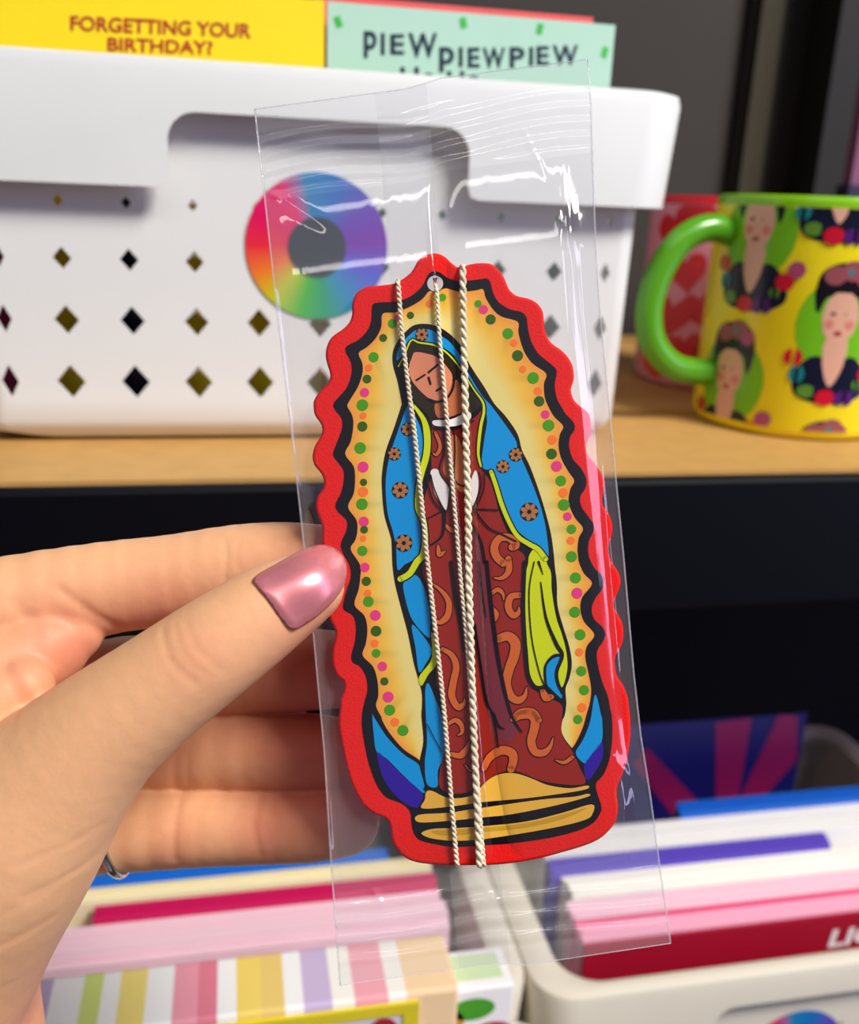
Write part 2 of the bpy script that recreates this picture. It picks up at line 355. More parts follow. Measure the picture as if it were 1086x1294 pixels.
def cyl_patch(C, pts, a0, z0, rr, v, f, zmax=MH-.0042):
    """a print lying on a mug: the outline cut into thin upright slices"""
    pts = np.asarray(pts); lo_, hi_ = pts[:, 0].min(), pts[:, 0].max(); n = max(4, int((hi_-lo_)/.0007)); prev = None; cnt = 0
    for x in np.linspace(lo_+1e-7, hi_-1e-7, n+1):
        hit = []
        for i in range(len(pts)):
            (xa, ya), (xb, yb) = pts[i], pts[(i+1) % len(pts)]
            if (xa-x)*(xb-x) < 0: hit.append(ya+(yb-ya)*(x-xa)/(xb-xa))
        if len(hit) < 2: prev = None; continue
        zz = np.clip(z0+np.array([min(hit), max(hit)]), .0045, zmax); a = a0+x/MR; b_ = len(v)
        v += [(C[0]+rr*math.cos(a), C[1]+rr*math.sin(a), ZS+zz[0]), (C[0]+rr*math.cos(a), C[1]+rr*math.sin(a), ZS+zz[1])]
        if prev is not None and zz[1]-zz[0] > 1e-6: f.append((prev, b_, b_+1, prev+1)); cnt += 1
        prev = b_
    return cnt
def portrait(px, py, s=1.08):
    a0, z0 = cyl_hit(px, py); v = []; f = []; mi = []
    for li, (k, pts) in enumerate(PORT):
        mi += [pk.index(k)]*cyl_patch(MC, pts*.001*s, a0, z0, MR+.00012+li*.00003, v, f)
    obj('portrait_print', v, f, [pc[k] for k in pk], ym, False, mi)
for x, y in ((959, 285), (921, 473), (1062, 405), (1034, 598), (1076, 190)): portrait(x, y)
PINKM = mat('pink_glaze', (222, 140, 160), .25, noise=.01); REDM = mat('red_glaze', (200, 20, 34), .25)
C2 = np.array([.252, .470, ZS])
pm = mug(C2, PINKM, REDM, 'pink mug covered in red hearts with a red rim, behind the yellow mug', None)
def heart(a0, z0, s, rot):
    tt = np.linspace(0, 2*math.pi, 26, endpoint=False)
    x = 16*np.sin(tt)**3; y = 13*np.cos(tt)-5*np.cos(2*tt)-2*np.cos(3*tt)-np.cos(4*tt)
    x, y = (x*math.cos(rot)-y*math.sin(rot))*s/16, (x*math.sin(rot)+y*math.cos(rot))*s/16
    v = []; f = []; cyl_patch(C2, np.stack([x, y], 1), a0, z0, MR+.0002, v, f)
    obj('heart_print', v, f, REDM, pm)
for i, (da, z0, s, r) in enumerate(((-62, .058, .0092, .2), (-35, .064, .008, -.3), (-48, .041, .009, .3), (-70, .036, .0095, -.1), (-30, .044, .009, -.3), (-56, .020, .009, .2), (-36, .018, .009, 0), (-74, .078, .0105, .4), (-50, .083, .010, -.4), (-28, .084, .009, .2), (-10, .07, .009, .2), (-12, .045, .009, -.2), (-80, .012, .009, .3), (10, .06, .009, .1), (-90, .055, .009, .1))):
    heart(math.radians(-130+da+48), z0, s*1.2, r)

# ------------------------------------------------------------------ cards below
ZR = Z2+BH
YL = [0.]
def pack(px, py0, py1, n, x0, x1, dz, c, label, group, lean=.03, jit=.0010):
    """n cards standing between the depths where the photo shows the pack's front and back top edges"""
    z1 = ZR+dz; y0 = max(hz(px, py0, z1)[1], YL[0]); y1 = hz(px, py1, z1)[1]; dy = max((y1-y0)/n, .0012); YL[0] = y0+n*dy+.0002; m = mat('card_stock', c, .6, noise=.015)
    for i in range(n):
        zt = z1+(random.uniform(-jit, jit) if i else 0)
        card('greeting_card', x0+random.uniform(-jit, jit), x1+random.uniform(-jit, jit), y0+i*dy-lean*(z1-Z2-.004), Z2+.004, zt, m, label, 'card', group, dy*.8, lean)
xl, xr_ = .144, .350
DKR = mat('crimson_card', (158, 8, 40), .45)
yr = hz(950, 1171, ZR+.006)[1]; ln = .03
cr = card('greeting_card', xl, .352, yr-ln*(BH+.002), Z2+.004, ZR+.006, DKR, 'crimson card with white lettering at the front of the cream basket', th=.0018, lean=ln)
TY = yr-.0008; YL[0] = yr+.0022
fit_text('LIG', 1046, 1176, 1112, 1198, TY, mat('white_ink', (240, 236, 236), .5), cr, .03, skew=-9, shear=.25)
pack(950, 1164, 1143, 5, xl, xr_, .0075, (248, 176, 200), 'pale pink card packed behind the crimson one in the cream basket', 'pink cards')
pack(950, 1142, 1138, 1, xl, xr_, .0085, (232, 70, 130), 'hot pink card between the pale pink ones in the cream basket', None)
pack(950, 1137, 1113, 5, xl, xr_, .0075, (250, 205, 220), 'blush pink card behind the hot pink one in the cream basket', 'blush cards')
pack(950, 1112, 1081, 6, xl+.004, xr_, .0075, (250, 246, 238), 'white card in the cream basket before the violet one', 'white cards')
a = hz(1056, 1070, ZR+.009)[0]
pack(950, 1081, 1059, 3, xl, a, .009, (92, 70, 190), 'violet card among the white cards in the cream basket', 'violet cards')
pack(950, 1058, 1026, 6, xl, xr_, .009, (250, 248, 246), 'white card in the cream basket behind the violet one', 'back white cards')
pack(950, 1023, 1006, 3, hz(860, 1025, ZR+.012)[0], xr_, .012, (20, 110, 220), 'bright blue card towards the back of the cream basket', 'blue cards')
RC = mat('indigo_card', (34, 34, 130), .5); RM = mat('magenta_rays', (190, 30, 110), .5)
RY = .425; ra = hy(800, 960, RY)[0]; rb = hy(1012, 950, RY)[0]; rz = hy(960, 905, RY)[2]
rc = card('greeting_card', ra-.005, rb, RY-.0, Z2+.004, rz, RC, 'indigo card with magenta rays standing at the back of the cream basket')
for q in (((905, 913), (950, 907), (930, 1030), (905, 1030)), ((985, 903), (1008, 905), (1008, 960), (945, 1030), (925, 1030)), ((818, 945), (880, 1010), (890, 1030), (850, 1030), (800, 965))):
    obj('ray', [hy(x, y, RY-.0003) for x, y in q], [tuple(range(len(q)))], RM, rc)
xl2, xr2 = -.112, .088; YL[0] = 0.
pack(300, 1200, 1148, 7, xl2, xr2, .0075, (248, 208, 222), 'blush pink card in the cream basket behind the striped pack', 'left blush cards')
a = hz(122, 1145, ZR+.009)[0]
pack(300, 1144, 1124, 3, a, xr2, .009, (206, 14, 92), 'crimson card in front of the cream ones behind the striped pack', 'left crimson cards')
pack(300, 1123, 1106, 3, xl2, xr2, .0075, (250, 238, 196), 'cream card behind the crimson ones in the cream basket', 'left cream cards')
pack(300, 1104, 1088, 3, xl2, xr2-.02, .009, (24, 120, 226), 'bright blue card at the back of the cream basket under the hand', 'left blue cards')

# front tub with the striped pack
tb = thing('card_tub', (-.02, .235, Z2), 'round-cornered cream tub holding the striped pack and the spotted box', 'tub')
TW, TD = .124, .062; zt = ZR-.004
cr_ = hz(693, 1255, zt); tcx, tcy = cr_[0]-TW, .292-TD
v = []; f = []; n = 32
prof = [(TW-.006, TD-.006, 0.), (TW-.004, TD-.004, .003), (TW-.001, TD-.001, zt-Z2-.006), (TW, TD, zt-Z2-.002), (TW-.0005, TD-.0005, zt-Z2), (TW-.0032, TD-.0032, zt-Z2), (TW-.004, TD-.004, zt-Z2-.004), (TW-.008, TD-.008, .005)]
for hw, hd, z in prof:
    for x, y in rrect(hw, hd, .030): v.append((tcx+x, tcy+y, Z2+z))
for i in range(len(prof)-1):
    for k in range(n): f.append((i*n+k, i*n+(k+1) % n, (i+1)*n+(k+1) % n, (i+1)*n+k))
f.append(tuple(range(n))[::-1]); f.append(tuple(range((len(prof)-1)*n, len(prof)*n)))
obj('tub_shell', v, f, CREAM, tb, True)
# striped pack: one box, vertical stripes in the material
def stripe_mat():
    m = bpy.data.materials.new('striped_paper'); m.use_nodes = True; nt = m.node_tree; b = nt.nodes['Principled BSDF']; b.inputs['Roughness'].default_value = .5
    tc = nt.nodes.new('ShaderNodeTexCoord'); sp = nt.nodes.new('ShaderNodeSeparateXYZ'); nt.links.new(tc.outputs['Generated'], sp.inputs[0])
    cr = nt.nodes.new('ShaderNodeValToRGB'); cr.color_ramp.interpolation = 'CONSTANT'; nt.links.new(sp.outputs['X'], cr.inputs[0]); e = cr.color_ramp.elements
    pal = [(250, 246, 240), (198, 176, 206), (250, 246, 242), (216, 230, 130), (250, 248, 244), (246, 224, 130), (250, 248, 246), (242, 160, 176), (232, 130, 150), (250, 248, 246), (246, 216, 110), (238, 206, 120), (250, 248, 246), (206, 186, 220), (250, 246, 236), (244, 170, 180), (250, 244, 236), (248, 214, 170)]
    wd_ = [.10, .06, .06, .04, .035, .055, .055, .05, .04, .04, .05, .045, .04, .06, .045, .07, .04, .06]; q = 0
    e[0].color = lin(pal[0]); e.remove(e[1]); q = wd_[0]
    for c, w_ in zip(pal[1:], wd_[1:]): k = e.new(min(q, .999)); k.color = lin(c); q += w_
    nt.links.new(cr.outputs[0], b.inputs['Base Color']); return m
YS = .283; zs = hy(420, 1194, YS)[2]; b_ = hy(560, 1190, YS)[0]; a = b_-.165
sp_ = obj('striped_pack', *box((a, YS-.027, Z2+.006), (b_, YS, zs)), stripe_mat())
bev(tag(sp_, 'pack of paper with pastel vertical stripes standing in the tub', 'paper pack'), .0015)
# yellow framed card with dots
q0 = hz(240, 1290, ZR+.008); YF = .2545; x1 = hy(530, 1270, YF)[0]; z1 = hy(530, 1267, YF)[2]
fr = thing('framed_card', (x1-.06, YF, Z2+.006), 'yellow-framed card with red and gold dots in front of the striped pack', 'card')
obj('card_panel', *box((x1-.118, YF+.0006, Z2+.006), (x1-.001, YF+.002, z1-.001)), mat('pale_print', (222, 214, 226), .5), fr)
for c0, c1 in (((x1-.12, YF, z1-.0045), (x1, YF+.0025, z1)), ((x1-.0055, YF, Z2+.006), (x1, YF+.0025, z1-.0046)), ((x1-.12, YF, Z2+.006), (x1-.1145, YF+.0025, z1-.0046))):
    obj('frame_bar', *box(c0, c1), mat('frame_yellow', (222, 204, 40), .4), fr)
def dot(cx, cz, rx, rz, y, m, parent, name='dot'):
    e = ell(cx, cz, rx, rz, 24); return obj(name, [(x, y, z) for x, z in e], [tuple(range(24))], m, parent)
DR = mat('dot_red', (170, 20, 40), .4); DG = mat('dot_gold', (206, 150, 50), .4); DGR = mat('dot_green', (70, 160, 40), .4)
dot(x1-.0125, z1-.0115, .0055, .0062, YF+.0004, DR, fr); dot(x1-.034, z1-.0125, .006, .0062, YF+.0004, DG, fr); dot(x1-.058, z1-.012, .006, .0062, YF+.0004, DR, fr)
# white spotted box
YB = .262; x0 = hy(548, 1250, YB)[0]; x1 = hy(650, 1250, YB)[0]; z1 = hy(600, 1250, YB)[2]; x1 = min(x1, tcx+TW-.010)
sb = thing('spotted_box', ((x0+x1)/2, YB+.012, Z2+.006), 'white box with green and red spots at the corner of the tub', 'box')
bev(obj('box_body', *box((x0, YB, Z2+.006), (x1, YB+.019, z1)), mat('white_card', (248, 244, 246), .45), sb), .001)
g = hy(597, 1278, YB); dot(g[0], g[2]+.001, .0085, .0050, YB-.0002, DGR, sb)
g = hy(622, 1296, YB); dot(g[0], g[2]-.004, .0085, .006, YB-.0002, DR, sb); g = hy(565, 1290, YB); dot(g[0], g[2]-.001, .0065, .006, YB-.0002, DG, sb)
obj('box_stripe', [(x0+.004, YB+.004, z1+.0001), (x1-.003, YB+.004, z1+.0001), (x1-.003, YB+.0165, z1+.0001), (x0+.004, YB+.0165, z1+.0001)], [(0, 1, 2, 3)], mat('pale_green_print', (206, 226, 180), .5), sb)

#@@HERO@@
# ------------------------------------------------------------------ air freshener
C1, C2_, C3, C4, C5, C6, C7, C8 = (390, 310), (590, 310), (390, 510), (590, 510), (400, 710), (600, 710), (410, 900), (610, 900)
def J(*parts):
    out = []
    for (o, pts) in parts: out += T(o[0], o[1], pts)
    return out
outer = J((C1, [(40, 1060), (80, 1000), (130, 950), (150, 890), (120, 780), (125, 700), (160, 630), (230, 580), (280, 530), (300, 470), (300, 400), (330, 330), (400, 285), (500, 275), (590, 262), (650, 230), (710, 180), (750, 110), (800, 70), (870, 55), (930, 75), (980, 120), (1030, 150)]),
          (C2_, [(30, 130), (100, 122), (170, 130), (220, 170), (260, 230), (290, 300), (340, 345), (420, 365), (480, 395), (520, 450), (530, 520), (540, 600), (580, 670), (650, 720), (700, 775), (730, 840), (735, 920), (715, 990), (735, 1060)]),
          (C4, [(780, 20), (830, 60), (850, 110), (850, 200), (820, 290), (830, 350), (880, 410), (930, 490), (945, 560), (930, 640), (935, 700), (980, 770), (1000, 850), (990, 920), (970, 980), (975, 1040)]),
          (C6, [(945, 10), (980, 60), (1000, 120), (990, 190), (960, 260), (955, 310), (985, 365), (1015, 430), (1020, 520), (1000, 590), (965, 650), (965, 730), (980, 790), (1020, 850), (1050, 930), (1060, 1010)]),
          (C8, [(1012, 30), (1015, 150), (1000, 280), (970, 400), (925, 510), (920, 570), (930, 650), (915, 740), (870, 810), (800, 870), (700, 915), (550, 960), (400, 1000), (200, 1035), (40, 1048)]),
          (C7, [(900, 1050), (760, 1045), (640, 1030), (560, 1000), (500, 940), (465, 880), (450, 780), (420, 730), (350, 700), (280, 650), (220, 560), (170, 440), (140, 320), (115, 200), (100, 100), (100, 20)]),
          (C5, [(162, 1000), (165, 940), (190, 880), (185, 820), (140, 780), (110, 700), (110, 600), (130, 520), (130, 470), (95, 400), (80, 320), (95, 250), (110, 190), (85, 110), (60, 40)]),
          (C3, [(95, 960), (95, 850), (70, 780), (50, 710), (60, 640), (100, 580), (105, 520), (80, 470), (40, 420), (28, 360), (45, 290), (90, 210), (90, 150), (45, 80), (35, 20)]))
inkout = J((C1, [(175, 1080), (260, 980), (295, 880), (290, 800), (255, 730), (265, 690), (340, 650), (400, 590), (430, 520), (435, 430), (460, 395), (600, 385), (700, 350), (780, 280), (815, 210), (850, 180), (900, 185), (960, 225), (1040, 245)]),
           (C2_, [(70, 235), (140, 228), (165, 260), (180, 320), (220, 390), (300, 440), (370, 455), (410, 490), (420, 560), (440, 650), (490, 740), (560, 800), (615, 850), (615, 900), (605, 960), (620, 1050)]),
           (C4, [(650, 20), (680, 70), (735, 130), (740, 180), (710, 230), (705, 300), (730, 380), (790, 450), (822, 520), (815, 580), (780, 640), (790, 710), (840, 780), (875, 840), (865, 890), (838, 950), (836, 1030)]),
           (C6, [(800, 0), (830, 50), (880, 100), (880, 180), (830, 250), (805, 320), (820, 390), (880, 450), (900, 500), (880, 550), (840, 620), (850, 720), (880, 830), (915, 920), (930, 1000)]),
           (C8, [(890, 40), (890, 200), (870, 330), (830, 430), (780, 490), (790, 560), (815, 640), (810, 690), (760, 760), (650, 815), (450, 865), (200, 900), (30, 912)]),
           (C7, [(900, 925), (760, 905), (660, 880), (620, 840), (600, 780), (590, 690), (550, 640), (490, 610), (420, 580), (360, 500), (310, 370), (280, 240), (260, 120), (258, 20)]),
           (C5, [(330, 960), (350, 880), (340, 790), (300, 720), (250, 690), (240, 640), (265, 540), (270, 440), (250, 370), (190, 330), (185, 280), (210, 180), (235, 100), (225, 20)]),
           (C3, [(220, 980), (260, 870), (260, 800), (200, 740), (185, 690), (220, 620), (240, 540), (240, 460), (200, 400), (168, 350), (190, 280), (230, 170), (225, 100), (180, 40)]))
halo = J((C1, [(280, 1070), (340, 970), (370, 880), (370, 810), (345, 740), (400, 700), (460, 640), (500, 560), (510, 470), (600, 460), (700, 420), (780, 370), (830, 315), (880, 325), (940, 295), (1040, 320)]),
         (C2_, [(60, 310), (112, 302), (130, 360), (180, 440), (240, 490), (350, 525), (355, 600), (390, 720), (450, 810), (545, 880), (530, 950), (535, 1040)]),
         (C4, [(560, 20), (600, 90), (662, 155), (640, 210), (630, 290), (650, 380), (700, 470), (738, 530), (710, 590), (700, 680), (740, 780), (798, 855), (770, 920), (760, 1000), (765, 1050)]),
         (C6, [(715, 0), (750, 80), (806, 150), (740, 240), (725, 320), (750, 410), (822, 500), (770, 580), (760, 660), (785, 780), (800, 880), (790, 970)]),
         (C8, [(715, 10), (690, 100), (650, 190), (610, 250), (500, 350), (300, 420), (150, 420)]), (C7, [(900, 520), (740, 480), (670, 345), (540, 250), (440, 130), (390, 40)]),
         (C5, [(455, 1080), (410, 990), (425, 920), (420, 820), (390, 720), (318, 642), (340, 560), (350, 460), (330, 370), (262, 295), (290, 190), (302, 100), (300, 20)]),
         (C3, [(290, 1000), (320, 940), (335, 880), (330, 800), (272, 710), (310, 620), (320, 520), (310, 430), (252, 345), (290, 260), (308, 150), (300, 80), (268, 20)]))
fig = J((C1, [(640, 1080), (610, 930), (580, 820), (580, 730), (610, 660), (660, 600), (720, 550), (800, 538), (880, 555), (960, 600), (1040, 680)]),
        (C2_, [(0, 780), (60, 880), (120, 970)]), (C4, [(190, 0), (270, 90), (350, 210), (380, 320), (430, 420), (490, 580), (540, 740), (580, 900), (600, 1050)]),
        (C6, [(550, 20), (565, 150), (570, 300), (610, 450), (650, 580), (668, 700), (650, 800), (625, 870), (630, 970)]), (C8, [(565, 20), (548, 60), (543, 130), (570, 190), (620, 255), (660, 330), (690, 430), (725, 500), (500, 530), (250, 470), (30, 500)]),
        (C7, [(860, 590), (690, 540), (690, 490), (655, 350), (680, 200), (667, 30)]), (C5, [(725, 980), (720, 880), (670, 700), (630, 500), (580, 310), (540, 150), (522, 20)]), (C3, [(570, 950), (560, 900), (520, 760), (505, 600), (505, 480), (530, 330), (590, 160), (635, 20)]))
HOLE = ell(550.2, 358.3, 10, 10, 24)
ZF = 8.0; LAY = .28
def ink(name, c, rough=.45): return mat('ink_'+name, c, rough, noise=.015, spec=.2)
I = dict(black=ink('black', (16, 10, 16)), blue=ink('blue', (0, 146, 214)), navy=ink('navy', (46, 16, 150)), lime=ink('lime', (204, 214, 10)), robe=ink('robe', (146, 32, 20)), fold=ink('fold', (118, 44, 54)), swirl=ink('swirl', (204, 96, 38)), gold=ink('gold', (228, 172, 62)), gold2=ink('gold2', (196, 148, 40)),
         skin=ink('skin', (216, 132, 96)), neck=ink('neck', (186, 104, 62)), hair=ink('hair', (40, 28, 10)), white=ink('white', (234, 224, 222)), green=ink('green', (72, 150, 18)), dgreen=ink('dark_green', (52, 92, 14)), pink=ink('pink', (228, 58, 128)), orange=ink('orange', (250, 120, 44)), petal=ink('petal', (176, 112, 66)))
base = P(605, 1093, 0.)
af = thing('air_freshener', base, 'scalloped red hanging card printed with a robed praying figure in a blue mantle', 'air freshener')
def poly2(name, pts, lay, m, parent=af, n=5, closed_smooth=True, holes=()):
    q = cat(pts, n) if closed_smooth else np.asarray(pts); loops = [q]+[np.asarray(h) for h in holes]
    allp = np.concatenate(loops); return obj(name, P(allp[:, 0], allp[:, 1], ZF+LAY*lay), tess(loops), m, parent)
def stroke_geo(pts, w, n=5, smooth=True):
    q = cat(pts, n, False) if smooth and len(pts) > 2 else np.asarray(pts, float); N = len(q)
    w = np.interp(np.linspace(0, 1, N), np.linspace(0, 1, len(w)), w) if isinstance(w, (list, tuple)) else np.full(N, float(w))
    tg = np.gradient(q, axis=0); tg /= np.linalg.norm(tg, axis=1)[:, None]+1e-9; nn = np.stack([-tg[:, 1], tg[:, 0]], 1)
    v = np.concatenate([q+nn*w[:, None]/2, q-nn*w[:, None]/2]); f = [(i, i+1, N+i+1, N+i) for i in range(N-1)]
    for e in (0, N-1):
        b = len(v); v = np.concatenate([v, ell(q[e][0], q[e][1], w[e]/2, w[e]/2, 10)]); f.append(tuple(range(b, b+10)))
    return v, f
def strokes(name, items, lay, m, parent=af):
    V = []; Fc = []; b = 0
    for pts, w in items:
        v, f = stroke_geo(pts, w); V.append(v); Fc += [tuple(b+i for i in q) for q in f]; b += len(v)
    V = np.concatenate(V); return obj(name, P(V[:, 0], V[:, 1], ZF+LAY*lay), Fc, m, parent)
# slab with rounded edge and punched hole
oc = cat(outer, 3); N = len(oc); tg = np.roll(oc, -1, 0)-np.roll(oc, 1, 0); tg /= np.linalg.norm(tg, axis=1)[:, None]
nr = np.stack([tg[:, 1], -tg[:, 0]], 1)
ar = .5*np.sum(oc[:, 0]*np.roll(oc[:, 1], -1)-oc[:, 1]*np.roll(oc[:, 0], -1))
nr *= np.sign(ar)
rings = [(3.2, ZF-.05), (1.6, ZF-.6), (.4, ZF-2.2), (0, ZF-4.5), (0, -ZF+3), (2, -ZF)]
v = []; f = []
for g, z in rings:
    q = oc-nr*g; v.append(P(q[:, 0], q[:, 1], z))
for i in range(len(rings)-1):
    for k in range(N): f.append((i*N+k, i*N+(k+1) % N, (i+1)*N+(k+1) % N, (i+1)*N+k))
b = len(rings)*N; nh = len(HOLE)
v += [P(HOLE[:, 0], HOLE[:, 1], ZF-.05), P(HOLE[:, 0], HOLE[:, 1], -ZF)]
for k in range(nh): f.append((b+k, b+(k+1) % nh, b+nh+(k+1) % nh, b+nh+k))
q0 = oc-nr*rings[0][0]; q1 = oc-nr*rings[-1][0]
for (q, ro, ho) in ((q0, 0, b), (q1, (len(rings)-1)*N, b+nh)):
    for t3 in tess([q, HOLE]): f.append(tuple((ro+i) if i < N else (ho+i-N) for i in t3))
obj('card_slab', np.concatenate(v), f, mat('red_felt', (230, 14, 6), .75, noise=.05, scale=2500, bump=.25, spec=.25), af)
poly2('ink_border', inkout, 1, I['black'], n=4, holes=[HOLE])
# halo: fine mesh with printed airbrush gradient
hc = cat(halo, 4, True); hmin, hmax = hc.min(0), hc.max(0)
def inside(pts, poly):
    x, y = pts[:, 0], pts[:, 1]; r = np.zeros(len(pts), bool); a = poly; b_ = np.roll(poly, -1, 0)
    for (xa, ya), (xb, yb) in zip(a, b_):
        if ya == yb: continue
        c = ((ya > y) != (yb > y)) & (x < (xb-xa)*(y-ya)/(yb-ya)+xa); r ^= c
    return r
def pdist(pts, poly):
    d = np.full(len(pts), 1e9); a = poly; b_ = np.roll(poly, -1, 0)
    for p0, p1 in zip(a, b_):
        e = p1-p0; L = e@e+1e-9; tt = np.clip(((pts-p0)@e)/L, 0, 1); d = np.minimum(d, np.linalg.norm(pts-(p0+tt[:, None]*e), axis=1))
    return d
gx, gy = np.meshgrid(np.arange(hmin[0], hmax[0], 4.), np.arange(hmin[1], hmax[1], 4.)); gp = np.stack([gx.ravel(), gy.ravel()], 1)
hh = ell(550.2, 358.3, 13.5, 13.5, 20)
gp = gp[inside(gp, hc)]; gp = gp[pdist(gp, hc) > 2.]
allp = np.concatenate([hc, gp]); r_ = delaunay_2d_cdt([Vector(p) for p in allp.tolist()], [], [list(range(len(hc)))], 1, 1e-5)
hv = np.array([list(p) for p in r_[0]]); hf = [tuple(q) for q in r_[2]]
ho = obj('ink_halo', P(hv[:, 0], hv[:, 1], ZF+LAY*2), hf, attr_mat('ink_halo', .45, spec=.2), af)
DOTS = [(C1, 830, 400, 25, 'orange'), (C1, 920, 357, 26, 'green'), (C1, 608, 500, 20, 'pink'), (C1, 700, 480, 25, 'dgreen'), (C1, 577, 537, 32, 'green'), (C1, 513, 635, 27, 'dgreen'), (C1, 447, 767, 35, 'green'), (C1, 415, 840, 25, 'orange'), (C1, 402, 917, 30, 'dgreen'), (C1, 385, 1010, 32, 'pink'),
        (C2_, 78, 400, 25, 'green'), (C2_, 115, 440, 32, 'pink'), (C2_, 165, 508, 35, 'dgreen'), (C2_, 283, 605, 37, 'green'), (C2_, 325, 670, 25, 'orange'), (C2_, 350, 757, 38, 'dgreen'), (C2_, 385, 850, 25, 'orange'), (C2_, 457, 910, 40, 'green'), (C2_, 490, 1000, 28, 'orange'), (C2_, 498, 1070, 36, 'dgreen'),
        (C4, 540, 75, 30, 'pink'), (C4, 563, 150, 40, 'green'), (C4, 587, 248, 32, 'orange'), (C4, 583, 345, 37, 'dgreen'), (C4, 617, 430, 38, 'pink'), (C4, 647, 530, 37, 'green'), (C4, 663, 612, 32, 'orange'), (C4, 667, 695, 40, 'green'), (C4, 692, 775, 30, 'pink'), (C4, 720, 862, 33, 'green'), (C4, 715, 940, 28, 'orange'), (C4, 720, 1050, 38, 'green'),
        (C6, 693, 110, 38, 'green'), (C6, 703, 215, 38, 'pink'), (C6, 688, 345, 38, 'green'), (C6, 725, 500, 38, 'green'), (C6, 718, 620, 28, 'orange'), (C6, 733, 750, 35, 'green'), (C6, 752, 880, 35, 'green'), (C6, 738, 1000, 32, 'orange'), (C8, 655, 50, 32, 'green'),
        (C3, 370, 10, 40, 'green'), (C3, 375, 82, 24, 'orange'), (C3, 370, 157, 35, 'dgreen'), (C3, 355, 305, 40, 'green'), (C3, 375, 435, 38, 'pink'), (C3, 378, 540, 25, 'dgreen'), (C3, 375, 605, 35, 'orange'), (C3, 367, 690, 40, 'green'), (C3, 380, 810, 35, 'pink'), (C3, 382, 865, 27, 'dgreen'), (C3, 375, 925, 22, 'orange'), (C3, 370, 1010, 35, 'green'),
        (C5, 333, 38, 33, 'pink'), (C5, 343, 133, 32, 'dgreen'), (C5, 353, 215, 25, 'orange'), (C5, 357, 272, 37, 'green'), (C5, 405, 367, 37, 'pink'), (C5, 410, 475, 37, 'dgreen'), (C5, 400, 560, 27, 'orange'), (C5, 410, 627, 30, 'green'), (C5, 453, 717, 33, 'pink'), (C5, 467, 820, 28, 'dgreen'), (C5, 493, 927, 38, 'pink'), (C5, 503, 1017, 38, 'green'), (C7, 485, 68, 30, 'orange'), (C7, 540, 125, 38, 'green')]
d1 = pdist(hv, hc); d2 = pdist(hv, cat(fig, 2))
tt = np.clip(d1/(d1+d2+1e-6)*1.05, 0, 1)
cA, cB, cC = (np.array(lin(c)[:3]) for c in ((238, 152, 58), (240, 190, 70), (232, 212, 128)))
hcol = np.where(tt[:, None] < .45, cA+(cB-cA)*(tt/.45)[:, None], cB+(cC-cB)*np.clip((tt-.45)/.35, 0, 1)[:, None])
ctr = np.array([600., 700.]); olv = np.array(lin((150, 130, 36))[:3])
for i, (o_, x, y, r, k) in enumerate(DOTS):
    if k not in ('green', 'dgreen'): continue
    p0 = np.array([o_[0]+x/5.43, o_[1]+y/5.43]); e = ctr-p0; e[1] *= .55 if 480 < p0[1] < 900 else .9; e /= np.linalg.norm(e)
    if 470 < p0[1] < 860: e = np.array([np.sign(e[0]), .02])
    q = (hv-p0)@e; w_ = np.abs((hv-p0)@np.array([-e[1], e[0]])); a = .42*np.exp(-(w_/4.5)**2)*np.clip(1-q/34, 0, 1)*(q > 0)
    if k == 'dgreen': a *= .35
    hcol = hcol*(1-a[:, None])+olv*a[:, None]
vcol(ho, np.concatenate([hcol, np.ones((len(hcol), 1))], 1))
for o_, x, y, r, k in DOTS:
    poly2('ink_dot', ell(o_[0]+x/5.43, o_[1]+y/5.43, r/5.43, r/5.43, 18), 3, I[k], ho, closed_smooth=False)
# side wedges and base
poly2('ink_wedge', T(*C7, [(330, 20), (345, 40), (430, 170), (540, 285), (640, 352), (660, 400), (690, 520), (672, 550), (540, 430), (430, 320), (360, 272), (340, 160)]), 2, I['blue'])
poly2('ink_wedge', T(*C7, [(360, 275), (430, 325), (540, 435), (672, 552), (665, 610), (640, 655), (560, 630), (470, 550), (400, 440)]), 2, I['navy'])
poly2('ink_wedge', J((C6, [(828, 910), (868, 1050)]), (C8, [(822, 60), (818, 200), (740, 300), (700, 350), (640, 280), (690, 190), (740, 60)])), 2, I['blue'])
poly2('ink_wedge', T(*C8, [(818, 202), (826, 300), (780, 400), (720, 468), (702, 420), (700, 352), (740, 302)]), 2, I['navy'])
poly2('ink_plinth', J((C7, [(700, 548), (740, 540), (860, 590), (1020, 570)]), (C8, [(10, 490), (80, 440), (160, 418), (250, 425), (350, 460), (450, 500), (600, 522), (718, 503), (720, 525), (600, 550), (300, 590), (20, 615)]), (C7, [(860, 648), (672, 660), (690, 600)])), 9, I['gold'], n=4)
poly2('ink_plinth', J((C7, [(645, 705), (860, 690), (1020, 665)]), (C8, [(400, 600), (630, 580), (720, 560), (722, 580), (500, 640), (200, 700), (20, 720)]), (C7, [(860, 745), (650, 755)])), 9, I['gold'], n=4)
poly2('ink_plinth', J((C7, [(670, 825), (750, 800), (900, 795)]), (C8, [(30, 780), (300, 750), (550, 690), (748, 632), (758, 690), (700, 740), (450, 800), (30, 868)]), (C7, [(900, 882), (760, 870), (690, 850)])), 9, I['gold'], n=4)
poly2('ink_plinth_shade', J((C7, [(740, 812), (900, 805)]), (C8, [(30, 790), (300, 760), (550, 702), (720, 655), (560, 730), (300, 790), (30, 820)]), (C7, [(900, 845), (780, 838)])), 10, I['gold2'], n=4)
